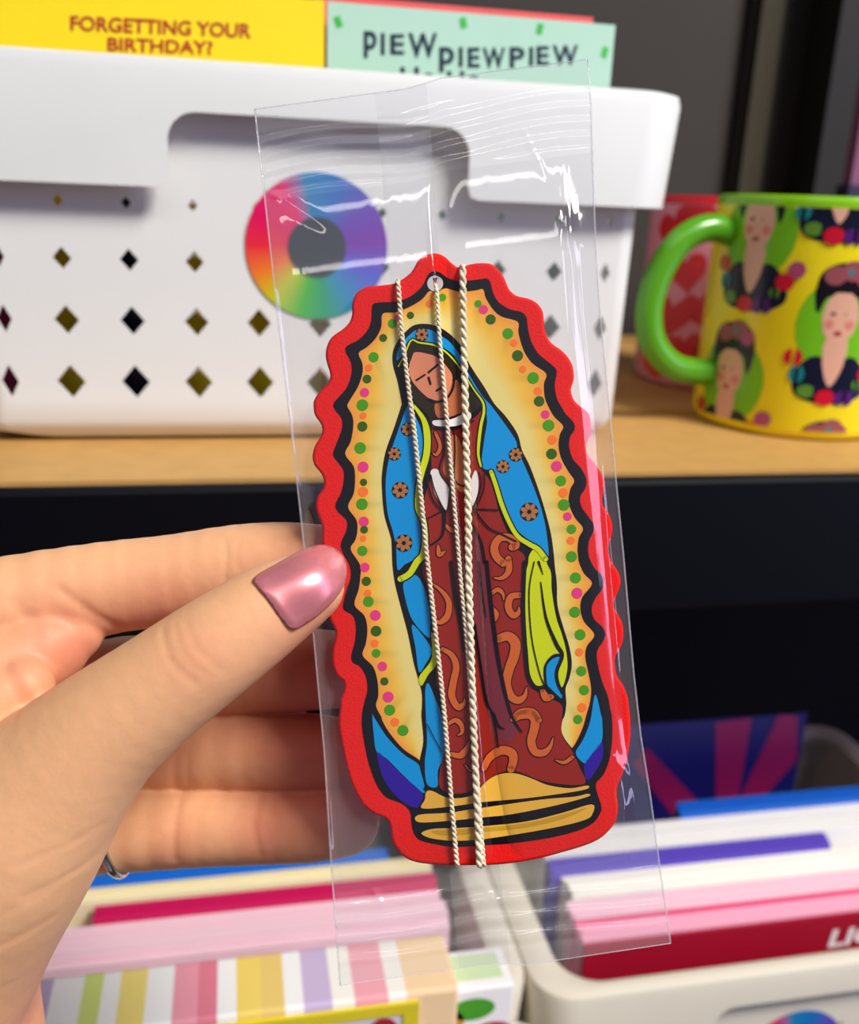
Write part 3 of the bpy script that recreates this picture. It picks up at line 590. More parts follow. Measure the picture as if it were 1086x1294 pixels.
# figure
bl = poly2('ink_silhouette', fig, 3, I['black'])
def z3(pts): return T(470, 390, pts, 5.628)
poly2('ink_mantle', T(*C3, [(672, 30), (610, 200), (560, 350), (535, 480), (530, 600), (545, 760), (580, 880), (602, 1000), (612, 1140), (660, 1105), (705, 1080), (750, 1040), (775, 900), (760, 810), (725, 720), (725, 600), (745, 480), (770, 380), (785, 280), (770, 170), (735, 90), (700, 20)]), 5, I['blue'])
poly2('ink_mantle', T(*C1, [(608, 790), (612, 730), (650, 660), (700, 610), (740, 582), (830, 578), (890, 612), (960, 655), (1020, 725), (1060, 790), (1090, 850), (1050, 850), (1000, 760), (940, 710), (880, 680), (800, 660), (705, 640), (660, 710), (640, 760)]), 5, I['blue'])
poly2('ink_mantle', J((C2_, [(5, 870), (30, 910), (75, 985), (120, 1050)]), (C4, [(180, 30), (330, 240), (350, 320), (400, 430), (470, 600), (520, 750), (550, 900), (560, 1060), (500, 980), (420, 930), (340, 860), (270, 740), (230, 600), (180, 470), (105, 430), (120, 250), (140, 120), (125, 20)]), (C2_, [(95, 1050), (40, 960)])), 5, I['blue'])
poly2('ink_mantle', T(*C5, [(600, 140), (680, 90), (740, 180), (775, 330), (780, 450), (770, 520), (660, 400), (610, 250)]), 5, I['blue'])
poly2('ink_mantle', T(*C5, [(658, 430), (770, 560), (790, 620), (750, 700), (705, 755), (682, 600)]), 5, I['blue'])
poly2('ink_mantle', J((C5, [(748, 880), (770, 835), (820, 950)]), (C7, [(800, 5), (825, 180), (820, 300), (780, 400), (775, 510), (705, 492), (690, 350), (705, 200), (697, 20)])), 5, I['blue'])
poly2('ink_lining', T(*C5, [(790, 480), (820, 580), (825, 700), (770, 770), (722, 850), (705, 790), (780, 690), (795, 620)]), 5, I['lime'])
robe = [(548, 536), (545, 570), (545, 600), (535, 640), (538, 690), (534, 722), (541, 745), (548, 790), (553, 830), (551, 860), (557, 880), (562, 910), (562, 945), (556, 975), (557, 996), (575, 1003), (600, 998), (625, 980), (650, 974), (690, 988), (738, 991), (733, 970), (722, 947), (711, 930), (710, 910), (710, 891), (690, 880), (674, 868), (668, 830), (664, 760), (664, 706), (650, 690), (632, 650), (622, 612), (608, 592), (606, 570), (609, 530), (610, 516), (602, 526), (570, 545)]
poly2('ink_robe', robe, 5, I['robe'])
poly2('ink_robe_fold', [(594, 660), (606, 680), (614, 720), (620, 770), (626, 815), (634, 860), (646, 905), (654, 922), (643, 938), (628, 928), (612, 885), (601, 820), (596, 740)], 6, I['fold'])
# swirls
SW = [(C6, [(160, 530), (230, 510), (280, 560), (270, 650), (240, 730), (220, 830), (250, 920), (300, 950), (345, 920), (357, 860)], [46, 62, 58, 50, 44, 8]), (C6, [(232, -20), (235, 60), (190, 110), (130, 110)], [38, 38, 26, 8]), (C6, [(118, 215), (160, 190), (195, 220), (200, 262)], [26, 28, 8]), (C6, [(318, 228), (250, 240), (232, 310), (262, 365), (300, 350), (305, 310)], [34, 44, 40, 10]), (C6, [(125, 320), (150, 360), (140, 400)], [24, 34, 20]),
      (C8, [(215, 45), (260, 20), (330, 15), (362, 60), (352, 130), (335, 200), (360, 270), (420, 278), (465, 235), (485, 175)], [40, 58, 54, 50, 40, 8]), (C8, [(10, 385), (50, 310), (130, 262), (200, 280), (212, 330), (195, 390)], [36, 52, 54, 46]), (C8, [(500, 328), (560, 345), (615, 310)], [8, 24, 26]), (C5, [(805, 155), (870, 210), (910, 280), (900, 370), (850, 415), (825, 400)], [14, 34, 40, 14]), (C5, [(868, 600), (930, 640), (960, 720), (940, 830), (930, 920), (970, 995), (1012, 975), (1018, 935)], [26, 40, 44, 40, 8]),
      (C7, [(845, 85), (900, 55), (942, 90), (945, 140), (915, 158)], [20, 34, 26, 8]), (C7, [(865, 285), (930, 298), (970, 260), (992, 205)], [26, 44, 14]), (C4, [(312, 985), (340, 968), (290, 920), (225, 925), (190, 985), (205, 1050), (250, 1095)], [44, 48, 44, 50, 44]), (C3, [(890, 975), (900, 1035), (940, 1010)], [16, 36, 8]), (C3, [(940, 830), (985, 870), (1030, 850)], [16, 34, 20]), (C3, [(872, 200), (905, 290), (880, 350), (855, 340)], [20, 24, 10]), (C6, [(255, 1085), (310, 1030), (400, 1030), (440, 1085)], [24, 40, 40]), (C6, [(465, 880), (490, 930), (530, 925)], [30, 50, 30]), (C7, [(965, 360), (1000, 400), (1050, 410)], [8, 14, 8])]
strokes('ink_swirl_line', [(T(*o_, p_), [x*1.2/5.43+1.9 for x in w_]) for o_, p_, w_ in SW], 7, I['black'])
strokes('ink_swirl', [(T(*o_, p_), [max(x*1.2/5.43-.7, .5) for x in w_]) for o_, p_, w_ in SW], 8, I['swirl'])
poly2('ink_drape', J((C4, [(430, 1040), (470, 1000), (540, 1075)]), (C6, [(500, 20), (525, 80), (530, 200), (560, 380), (600, 500), (630, 620), (636, 740), (602, 860), (570, 790), (585, 700), (600, 650), (540, 640), (492, 700), (486, 820), (478, 850), (420, 845), (382, 780), (365, 600), (345, 400), (352, 100), (368, 10)])), 8, I['lime'])
poly2('ink_curl', T(*C6, [(582, 652), (600, 690), (566, 750), (572, 820), (600, 900), (590, 940), (540, 900), (495, 830), (490, 730), (530, 670)]), 9, I['blue'])
# head, hair, face, hands, cuffs
poly2('ink_hair', z3([(195, 410), (245, 340), (278, 225), (330, 240), (470, 275), (560, 345), (640, 455), (700, 570), (790, 660), (790, 705), (700, 745), (640, 700), (560, 730), (465, 760), (430, 830), (400, 760), (330, 690), (255, 590), (215, 490)]), 7, I['hair'])
poly2('ink_neck', z3([(455, 660), (590, 505), (635, 590), (655, 740), (560, 772), (470, 775)]), 8, I['neck'])
poly2('ink_face', z3([(310, 310), (400, 322), (470, 350), (540, 420), (573, 480), (562, 560), (520, 630), (460, 655), (410, 640), (340, 580), (280, 500), (265, 420), (285, 350)]), 9, I['skin'])
poly2('ink_hands', [(561, 546), (568, 552), (575, 549), (582, 560), (587, 580), (589, 612), (583, 622), (572, 610), (560, 596), (563, 570)], 8, I['neck'])
poly2('ink_collar', z3([(440, 795), (560, 788), (690, 735), (702, 790), (640, 822), (570, 838), (450, 832)]), 9, I['white'])
poly2('ink_cuff', T(*C3, [(838, 468), (890, 455), (940, 540), (972, 600), (962, 690), (945, 738), (900, 680), (860, 600)]), 9, I['white'])
poly2('ink_cuff', T(*C4, [(58, 458), (80, 520), (74, 620), (38, 705), (5, 715), (-5, 640), (20, 560)]), 9, I['white'])
B_ = [(z3([(318, 508), (378, 470)]), 2.3), (z3([(405, 452), (468, 400)]), 2.8), (z3([(405, 490), (418, 535)]), 2.8), (z3([(462, 582), (500, 560)]), 2.6), (z3([(410, 645), (470, 662), (530, 640), (572, 580), (588, 505)]), 2.6), (z3([(440, 785), (560, 775), (690, 725)]), 2), (z3([(440, 845), (570, 855), (720, 800)]), 2.4),
      (T(*C3, [(1000, 180), (1005, 330), (1005, 520), (1070, 570)]), 1.6), (T(*C3, [(930, 190), (930, 330), (900, 460), (960, 560), (975, 600)]), 1.6), (T(*C3, [(1050, 180), (1080, 260)]), 1.8), (T(*C3, [(840, 490), (870, 600), (945, 738), (970, 600)]), 1.6), (T(*C3, [(810, 500), (850, 650), (930, 750)]), 2.0), (T(*C3, [(815, 790), (910, 740)]), 1.6), (T(*C3, [(935, 740), (920, 900), (840, 970)]), [5, 3, 2]),
      (T(*C4, [(85, 470), (100, 560), (60, 690), (20, 720)]), 1.5), (T(*C4, [(120, 480), (120, 580), (70, 710)]), 1.5), (T(*C4, [(0, 725), (100, 725), (220, 730)]), 1.8), (T(*C4, [(60, 740), (150, 850), (250, 900), (340, 945)]), [2.6, 2, 2]), (T(*C4, [(45, 830), (100, 950), (125, 1090)]), [1.5, 3, 3.6]),
      (T(*C6, [(85, 0), (110, 250), (140, 500), (180, 750), (250, 1040)]) + T(*C8, [(270, 135)]), [4.4, 4.8, 4, 2]), (T(*C6, [(30, 0), (50, 200), (80, 380)]), [2.6, 2.2, 1]), (T(*C6, [(0, 430), (40, 700), (80, 950), (130, 1060)]) + T(*C8, [(110, 240)]), [3.4, 3.2, 2]), (T(*C8, [(80, 0), (110, 90), (150, 115)]), [1, 3, 1]), (T(*C5, [(925, 0), (950, 200), (985, 400), (1010, 620)]), [4, 5, 2]),
      (T(*C6, [(410, 0), (375, 200), (390, 500), (440, 740), (480, 850)]), 1.6), (T(*C6, [(440, 0), (470, 85)]), [3, 1]), (T(*C6, [(455, 140), (490, 380), (560, 560), (602, 640), (565, 750), (572, 830), (605, 900)]), [1.5, 5, 4.5, 4]), (T(*C6, [(490, 850), (486, 720), (540, 645), (600, 640)]), 3), (T(*C6, [(490, 850), (590, 945)]), 3),
      (T(*C6, [(345, 0), (335, 300), (350, 600), (370, 780), (420, 860), (490, 855)]), 5), (T(*C7, [(705, 80), (805, 270)]), 1.2), (T(*C4, [(100, 20), (60, 60), (10, 140)]), 2)]
strokes('ink_line', B_, 11, I['black'])
G = [(T(*C1, [(618, 830), (660, 750), (705, 652), (760, 668), (860, 684), (940, 730), (1000, 790), (1060, 870)]) + T(*C2_, [(50, 990), (110, 1075)]) + T(*C4, [(118, 60), (100, 140), (85, 250), (80, 350), (97, 430)]), [1.6, 1.8, 2.4, 2, 1.8, 3.4, 4, 2.4]), (T(*C4, [(168, 468), (200, 560), (240, 690), (290, 810), (350, 910), (430, 965), (490, 1000), (540, 1065)]), [5, 5.4, 5.4, 6, 7]),
     (T(*C3, [(722, 12), (790, 110), (815, 220), (810, 350), (775, 480), (752, 600), (752, 720), (790, 810), (800, 940), (785, 1040), (745, 1085)]) + T(*C5, [(640, 80), (575, 118)]), [3, 8.5, 8, 6.4, 7, 8, 8, 7])]
strokes('ink_edge_line', [(p_, [x+3.4 for x in w_]) for p_, w_ in G], 6, I['black'])
strokes('ink_edge', G, 10, I['lime'])
def flower(cx, cy, r, a0=0., n=7):
    V = []; Fc = []; L2 = []
    for k in range(n):
        a = a0+2*math.pi*k/n; e = ell(cx+.58*r*math.cos(a), cy+.58*r*math.sin(a), .42*r, .27*r, 10, a); b = len(V)*10; V.append(e); Fc.append(tuple(range(b, b+10)))
        L2.append(([(cx+.15*r*math.cos(a+.45), cy+.15*r*math.sin(a+.45)), (cx+.8*r*math.cos(a+.45), cy+.8*r*math.sin(a+.45))], 1.3))
    poly2('ink_flower_line', ell(cx, cy, r*1.02, r*1.02, 20), 7, I['black'], fl_parent, closed_smooth=False)
    V = np.concatenate(V); o_ = obj('ink_flower', P(V[:, 0], V[:, 1], ZF+LAY*8), Fc, I['petal'], fl_parent)
    poly2('ink_flower_centre', ell(cx, cy, r*.25, r*.25, 10), 9, I['black'], fl_parent, closed_smooth=False)
fl_parent = bl
for o_, x, y, r in ((C3, 682, 175, 46), (C3, 590, 345, 44), (C3, 630, 593, 56), (C3, 655, 957, 58), (C4, 250, 432, 44), (C4, 338, 350, 46), (C4, 430, 742, 62), (C1, 778, 612, 44)):
    flower(o_[0]+x/5.43, o_[1]+y/5.43, r/5.43, x*.1)
# cords
CORD = mat('cotton_cord', (236, 222, 190), .9, noise=.1, scale=3000, bump=.5)
def cord(name, pts, r, pitch, strands=2, zc=None):
    q = cat(pts, 14, False); seg = np.r_[0, np.cumsum(np.linalg.norm(np.diff(q[:, :2], axis=0), axis=1))]
    s_ = np.arange(0, seg[-1], pitch/9.); q = np.stack([np.interp(s_, seg, q[:, i]) for i in range(3)], 1)
    tg = np.gradient(q[:, :2], axis=0); tg /= np.linalg.norm(tg, axis=1)[:, None]; nn = np.stack([-tg[:, 1], tg[:, 0]], 1)
    V = []; Fc = []; b = 0
    for k in range(strands):
        ph = 2*math.pi*(s_/pitch+k/strands)
        c = q[:, :2]+nn*(r*.52*np.cos(ph))[:, None]; z = q[:, 2]+r*.52*np.sin(ph)
        v, f = tube(P(c[:, 0], c[:, 1], z), r*.60*K, 7); V.append(v); Fc += [tuple(b+i for i in g) for g in f]; b += len(v)
    return obj(name, np.concatenate(V), Fc, CORD, af, True)
zc = ZF+LAY*12
cord('cord', [(503, 366, -ZF-3), (502, 356, -2), (502.4, 355, ZF), (504, 366, zc+3), (508, 420, zc+3), (517, 494, zc+3), (525, 556, zc+3), (540, 705, zc+3), (542.5, 728, zc+3), (553, 820, zc+3), (562, 905, zc+3), (570, 1003, zc+3), (577, 1084, zc+3), (578, 1092.5, ZF), (578, 1093, -3), (577, 1084, -ZF-3)], 3.0, 14)
cord('cord', [(550, 352, -ZF-4), (550.5, 358, 0), (551.5, 366, ZF+2), (552.5, 371, zc+3), (556, 430, zc+3), (563, 507, zc+3), (569.6, 584, zc+3), (580.6, 709, zc+3), (582, 728, zc+3), (591, 820, zc+3), (597, 905, zc+2.5), (605, 1003, zc+2.5), (611, 1084, zc+2.5), (612, 1093, ZF), (612, 1093.5, -3), (611, 1084, -ZF-3)], 2.7, 14)
cord('cord', [(586, 350, -ZF-4), (585, 337, -3), (585, 336, ZF), (585, 346, zc+4.5), (586, 400, zc+4.5), (587.5, 476, zc+4.5), (589, 547, zc+4.5), (592, 648, zc+4.5), (592.7, 719, zc+4.5), (596.6, 855, zc+4.5), (601, 971, zc+4.5), (606, 1084, zc+4.5), (607, 1092, ZF), (607, 1093, -3), (606, 1084, -ZF-4)], 4.4, 24)

# ------------------------------------------------------------------ clear packet
def film_mat(name, haze, tint=(.97, .97, .98)):
    m = bpy.data.materials.new(name); m.use_nodes = True; nt = m.node_tree; nt.nodes.clear()
    out = nt.nodes.new('ShaderNodeOutputMaterial'); tr = nt.nodes.new('ShaderNodeBsdfTransparent'); tr.inputs[0].default_value = tint+(1,)
    df = nt.nodes.new('ShaderNodeBsdfDiffuse'); df.inputs[0].default_value = (.85, .86, .9, 1)
    gl = nt.nodes.new('ShaderNodeBsdfGlossy'); gl.inputs['Roughness'].default_value = .07; gl.inputs[0].default_value = (1, 1, 1, 1)
    fr = nt.nodes.new('ShaderNodeFresnel'); ge = nt.nodes.new('ShaderNodeNewGeometry'); mr = nt.nodes.new('ShaderNodeMapRange')
    mr.inputs[3].default_value = 1.5; mr.inputs[4].default_value = 1/1.5; nt.links.new(ge.outputs['Backfacing'], mr.inputs[0]); nt.links.new(mr.outputs[0], fr.inputs[0])   # a thin film reflects alike from both sides
    tc = nt.nodes.new('ShaderNodeTexCoord'); n = nt.nodes.new('ShaderNodeTexNoise'); n.inputs['Scale'].default_value = 220; n.inputs['Detail'].default_value = 2
    mp = nt.nodes.new('ShaderNodeMapping'); mp.inputs['Scale'].default_value = (1, 1, .12)
    nt.links.new(tc.outputs['Object'], mp.inputs[0]); nt.links.new(mp.outputs[0], n.inputs['Vector'])
    bp = nt.nodes.new('ShaderNodeBump'); bp.inputs['Strength'].default_value = .06; bp.inputs['Distance'].default_value = .0006; nt.links.new(n.outputs['Fac'], bp.inputs['Height'])
    nt.links.new(bp.outputs[0], gl.inputs['Normal']); nt.links.new(bp.outputs[0], fr.inputs['Normal'])
    m1 = nt.nodes.new('ShaderNodeMixShader'); m1.inputs[0].default_value = haze; nt.links.new(tr.outputs[0], m1.inputs[1]); nt.links.new(df.outputs[0], m1.inputs[2])
    m2 = nt.nodes.new('ShaderNodeMixShader'); nt.links.new(fr.outputs[0], m2.inputs[0]); nt.links.new(m1.outputs[0], m2.inputs[1]); nt.links.new(gl.outputs[0], m2.inputs[2])
    nt.links.new(m2.outputs[0], out.inputs[0]); return m
FILM = film_mat('clear_film', .012); BACKF = film_mat('back_film', .075); SEAL = film_mat('sealed_film', .10)
LE = np.array([(322, 138), (326, 175), (333, 235), (350, 390), (370, 560), (381, 660), (397, 810), (410, 950), (419, 1100), (424, 1160), (430, 1245)], float)
RE = np.array([(743, 75), (747, 130), (749, 200), (753, 310), (759, 400), (769, 500), (778, 600), (788, 700), (801, 850), (810, 930), (822, 1005), (834, 1095), (848, 1192)], float)
def edge(E, v):
    q = (E[:, 1]-E[0, 1])/(E[-1, 1]-E[0, 1]); return np.interp(v, q, E[:, 0]), np.interp(v, q, E[:, 1])
TE = np.array([0, .45, .52, .56, 1.]); TO = np.array([0, 3, -1, -4, 0.])       # wavy cut edges
def sm(x): x = np.clip(x, 0, 1); return x*x*(3-2*x)
folds = [(rng.uniform(.03, .97), rng.uniform(-.05, .05), rng.uniform(.0025, .007), rng.uniform(.8, 2.4)) for _ in range(26)]
def film(u, v, side):
    lx, ly = edge(LE, v); rx, ry = edge(RE, v)
    px = lx+(rx-lx)*u; py = ly+(ry-ly)*u+np.interp(u, TE, TO)*np.cos(math.pi*v)
    wpx = rx-lx; L = 1110.; de = np.minimum(u, 1-u)*wpx
    top, bot = v*L, (1-v)*L
    seal = np.clip(np.minimum((top-112)/150, (bot-118)/70), 0, 1); seal = np.where(top < 600, sm(seal*1.15), np.sin(seal*math.pi/2))
    prof = np.sin(np.clip(de/26, 0, 1)*math.pi/2)
    de_r = (1-u)*wpx
    prof = np.where(u > .5, np.minimum(np.where(de_r < 20, .4*de_r, 8+.7*(de_r-20)-.2/48*(de_r-20)**2), 22.)/22., prof)      # right side shaped as a sloped facet to catch the lilac lamp's glare
    bulge = (22. if side > 0 else 11.5)*seal*prof
    w = np.zeros_like(px)
    amp = sm((top-95)/60)*sm((bot-90)/60)*.9+.1
    near = np.exp(-((top-190)/130)**2)+np.exp(-((bot-130)/60)**2)+.05
    for c, sl, wd_, a in folds:
        w += a*.42*np.exp(-((u-c-sl*(v-.5))/wd_)**2)*near
    w *= amp
    # diagonal folds running out of the seal corners
    for (x0, y0, x1, y1, a, wd_) in ((330, 236, 410, 285, 5., 5.), (700, 250, 735, 320, 3.4, 8.), (655, 150, 690, 225, 2.2, 3.), (500, 215, 485, 240, 4., 5.), (800, 1000, 770, 1060, 3.5, 6.), (600, 1110, 640, 1150, 2.5, 4.), (470, 1120, 485, 1150, 3., 5.), (757, 560, 786, 900, 1.6, 3.0), (398, 760, 426, 1090, 5.5, 5.), (372, 590, 410, 690, 3., 5.), (760, 945, 822, 1005, 2.2, 3.5)):
        e = np.array([x1-x0, y1-y0], float); LL = e@e; tt = np.clip(((px-x0)*e[0]+(py-y0)*e[1])/LL, 0, 1)
        d = np.hypot(px-x0-tt*e[0], py-y0-tt*e[1]); w += a*np.exp(-(d/wd_)**2)*np.clip(np.sin(math.pi*(.08+.84*tt)), 0, 1)
    z = side*(bulge)+(w if side > 0 else -.5*w)
    # crimps across both seals
    tilt = top+6*np.sin(u*9)
    cr_t = sm((top-28)/8)*sm((112-top)/8); cr_b = sm((bot-18)/8)*sm((104-bot)/8)
    ru = (.75+.35*np.sin(u*21+1)*np.sin(u*7.3))*np.interp(u, [0, .5, .56, 1], [1.15, 1.0, .45, .5])
    z = z+cr_t*2.9*np.sin(2*math.pi*tilt/19.)*ru+cr_b*3.4*np.sin(2*math.pi*(bot+5*np.sin(u*8))/24.)*(.5+.5*ru)
    # slow waviness of the cut ends
    z = z+(4*np.sin(u*6.5+.5)*sm((110-top)/110)+3.5*np.sin(u*7+2.2)*sm((110-bot)/110))
    return px, py, z+side*.25
pk_ = thing('clear_packet', P(640, 1220, 0.), 'clear crinkled plastic packet with crimped ends around the red hanging card', 'packet')
vs_ = np.unique(np.r_[np.linspace(0, .105, 60), np.linspace(.105, .895, 120), np.linspace(.895, 1, 55)])
us_ = np.unique(np.r_[np.linspace(0, .08, 16), np.linspace(.08, .87, 140), np.linspace(.87, 1, 60)])
def film_grid(name, vsel, side, m, usel=us_):
    U, V = np.meshgrid(usel, vsel); px, py, z = film(U.ravel(), V.ravel(), side); nu = len(usel)
    f = [(j*nu+i, j*nu+i+1, (j+1)*nu+i+1, (j+1)*nu+i) for j in range(len(vsel)-1) for i in range(nu-1)]
    return obj(name, P(px, py, z), f, m, pk_, True)
vt = vs_[vs_ <= .1052]; vm = vs_[(vs_ >= .1049) & (vs_ <= .8951)]; vb = vs_[vs_ >= .8949]
film_grid('front_film', vm, 1, FILM); film_grid('back_film', vm, -1, BACKF)
film_grid('top_seal', vt, 1, SEAL); film_grid('bottom_seal', vb, 1, SEAL)
EDGEF = film_mat('film_edge', .22)
for E_ in (LE, RE):
    q = np.array([edge(E_, t_) for t_ in np.linspace(0, 1, 90)]); v, f = tube(P(q[:, 0], q[:, 1], .0), 1.25*K, 7); obj('film_fold', v, f, EDGEF, pk_, True)
for v0 in (0., 1.):
    px, py, z = film(np.linspace(0, 1, 120), np.full(120, v0), 1); v, f = tube(P(px, py, z), .75*K, 6); obj('cut_edge', v, f, EDGEF, pk_, True)
# back fin seal: a folded strip down the middle of the back
vv = np.linspace(0, 1, 150); fu = np.linspace(0, 1, 6); Uc = .515
U, V = np.meshgrid(fu, vv); uu = Uc-.155*U; px, py, z = film(uu.ravel(), V.ravel(), -1)
z = z-1.2-1.6*U.ravel()*np.abs(np.sin(V.ravel()*23))-.8*np.sin(V.ravel()*60)*U.ravel()
obj('fin_seal', P(px, py, z), [(j*6+i, j*6+i+1, (j+1)*6+i+1, (j+1)*6+i) for j in range(149) for i in range(5)], BACKF, pk_, True)

# ------------------------------------------------------------------ hand
def HP(px, py, z, r):                                   # apparent pixel + depth -> local pixel frame, radius scaled the same way
    s = (F-z)/F; return np.array([(px-W/2)*s, (H/2-py)*s, z]), r*s
def chain(js):                                         # smooth spline through the joints, radius included
    q = cat([np.r_[HP(*j)[0], HP(*j)[1]] for j in js], 3, False) if len(js) > 3 else np.array([np.r_[HP(*j)[0], HP(*j)[1]] for j in js])
    return [(r[:3], r[3]) for r in q]
thumb = chain([(392, 741, 66, 43), (345, 768, 74, 54), (300, 799, 80, 60), (252, 833, 83, 65), (188, 880, 80, 71), (122, 932, 72, 81), (60, 995, 54, 101), (0, 1062, 30, 126), (-70, 1160, -20, 140), (-130, 1290, -60, 140), (-230, 1450, -90, 140), (-420, 1700, -120, 160)])
index = chain([(-110, 815, -40, 86), (20, 768, -62, 66), (130, 744, -78, 58), (215, 733, -84, 56), (300, 718, -82, 54), (365, 712, -74, 51), (418, 712, -68, 46)])
middle = chain([(-120, 905, -130.0, 80), (40, 880, -190, 60), (160, 862, -200, 57), (300, 848, -180, 54), (380, 846, -158, 51), (436, 846, -140, 46)])
ring_ = chain([(-120, 985, -144.0, 80), (40, 962, -198, 58), (170, 950, -198, 54), (310, 950, -178, 52), (380, 952, -160, 50), (430, 954, -146, 45)])
little = chain([(-90, 1075, -130.0, 78), (60, 1056, -160, 53), (150, 1050, -158, 50), (250, 1046, -152, 47), (320, 1045, -145, 45), (390, 1042, -134, 45), (438, 1037, -126, 42)])
palm = chain([(-120, 850, -90, 95), (-140, 1000, -110, 110), (-140, 1130, -110, 120), (-170, 1250, -110, 130)])
heel = chain([(-70, 1235, -100, 112), (-60, 1330, -110, 105), (-160, 1450, -110, 120)])
web1 = chain([(-20, 870, 0, 66), (58, 818, -38, 50), (92, 798, -52, 38)])
web2 = chain([(-40, 905, 30, 66), (30, 868, 22, 38)])
HX = 4.2
X0, X1, Y0, Y1, Zl, Zh = -1010., 20., -1090., 40., -310., 172.
ax = np.arange(X0, X1, HX, dtype=np.float32); ay = np.arange(Y0, Y1, HX, dtype=np.float32); az = np.arange(Zl, Zh, HX, dtype=np.float32)
def cone_sdf(p, a, b, ra, rb):
    ba = (b-a).astype(np.float32); L = float(ba@ba); q = [p[i]-np.float32(a[i]) for i in range(3)]
    h = np.clip((q[0]*ba[0]+q[1]*ba[1]+q[2]*ba[2])/L, 0, 1)
    return np.sqrt((q[0]-h*ba[0])**2+(q[1]-h*ba[1])**2+(q[2]-h*ba[2])**2)-(ra+(rb-ra)*h)
def smin(a, b, k):
    h = np.maximum(k-np.abs(a-b), 0)/k; return np.minimum(a, b)-h*h*k*.25
def chain_sdf(p, ch, k):
    d = None
    for (a, ra), (b, rb) in zip(ch[:-1], ch[1:]):
        c = cone_sdf(p, a, b, ra, rb); d = c if d is None else smin(d, c, k)
    return d
CRE = [  # creases: apparent pixel polyline, depth of the surface, depth and width of the groove
    ([(196, 800), (214, 838), (246, 866)], 150, 2.0, 4.0), ([(228, 790), (248, 822), (276, 850)], 150, 1.2, 3.5), ([(212, 788), (230, 830), (262, 858)], 150, 1.0, 3.),
    ([(282, 682), (287, 705), (285, 735)], -28, 2.2, 5.), ([(300, 690), (301, 715)], -28, 1.2, 4.),
    ([(75, 745), (100, 765), (140, 800)], -10, 5., 7.), ([(0, 835), (30, 845), (52, 888)], 20, 4., 7.), ([(20, 760), (50, 790), (60, 820)], -10, 2.5, 8.),
    ([(222, 905), (225, 950), (222, 996)], -144, 2.2, 6.), ([(240, 915), (243, 950), (240, 985)], -144, 1.4, 5.), ([(325, 1004), (322, 1040), (330, 1078)], -100, 2.6, 6.), ([(222, 1010), (222, 1050), (220, 1085)], -106, 2.2, 6.),
    ([(130, 1072), (95, 1105), (35, 1130)], 120, 1.8, 4.5), ([(120, 1050), (80, 1070), (30, 1085)], 125, 1.2, 4.), ([(100, 1135), (60, 1170), (0, 1195)], 110, 1.6, 5.), ([(110, 1095), (60, 1125), (5, 1150)], 110, 1.0, 4.)]
def hand_sdf(p):
    t_ = chain_sdf(p, thumb, 8)
    b = smin(chain_sdf(p, palm, 20), chain_sdf(p, heel, 20), 40)
    b = smin(b, t_, 22)
    b = smin(b, chain_sdf(p, web2, 10), 8); b = smin(b, chain_sdf(p, web1, 10), 7)
    for ch in (index, middle, ring_, little): b = smin(b, chain_sdf(p, ch, 5), 7)
    for pts, z, dep, wd_ in CRE:
        q = [HP(x, y, z, 1)[0] for x, y in pts]; d = None
        for a, c in zip(q[:-1], q[1:]):
            e = (c-a)[:2]; LL = float(e@e); h = np.clip(((p[0]-a[0])*e[0]+(p[1]-a[1])*e[1])/LL, 0, 1)
            dd = (p[0]-a[0]-h*e[0])**2+(p[1]-a[1]-h*e[1])**2; d = dd if d is None else np.minimum(d, dd)
        b = b+.5*dep*np.exp(-d/(wd_*wd_))*np.exp(-((p[2]-z)/70)**2)
    return b
p3 = [ax[:, None, None], ay[None, :, None], az[None, None, :]]
cx_, cy_, cz_ = ax[::2], ay[::2], az[::2]
Sc = hand_sdf([cx_[:, None, None], cy_[None, :, None], cz_[None, None, :]]).astype(np.float32)
S = np.repeat(np.repeat(np.repeat(Sc, 2, 0), 2, 1), 2, 2)[:len(ax), :len(ay), :len(az)].copy()
nb = np.argwhere(np.abs(S) < 4.2*HX)                     # exact values only near the skin
S[tuple(nb.T)] = hand_sdf([ax[nb[:, 0]], ay[nb[:, 1]], az[nb[:, 2]]])
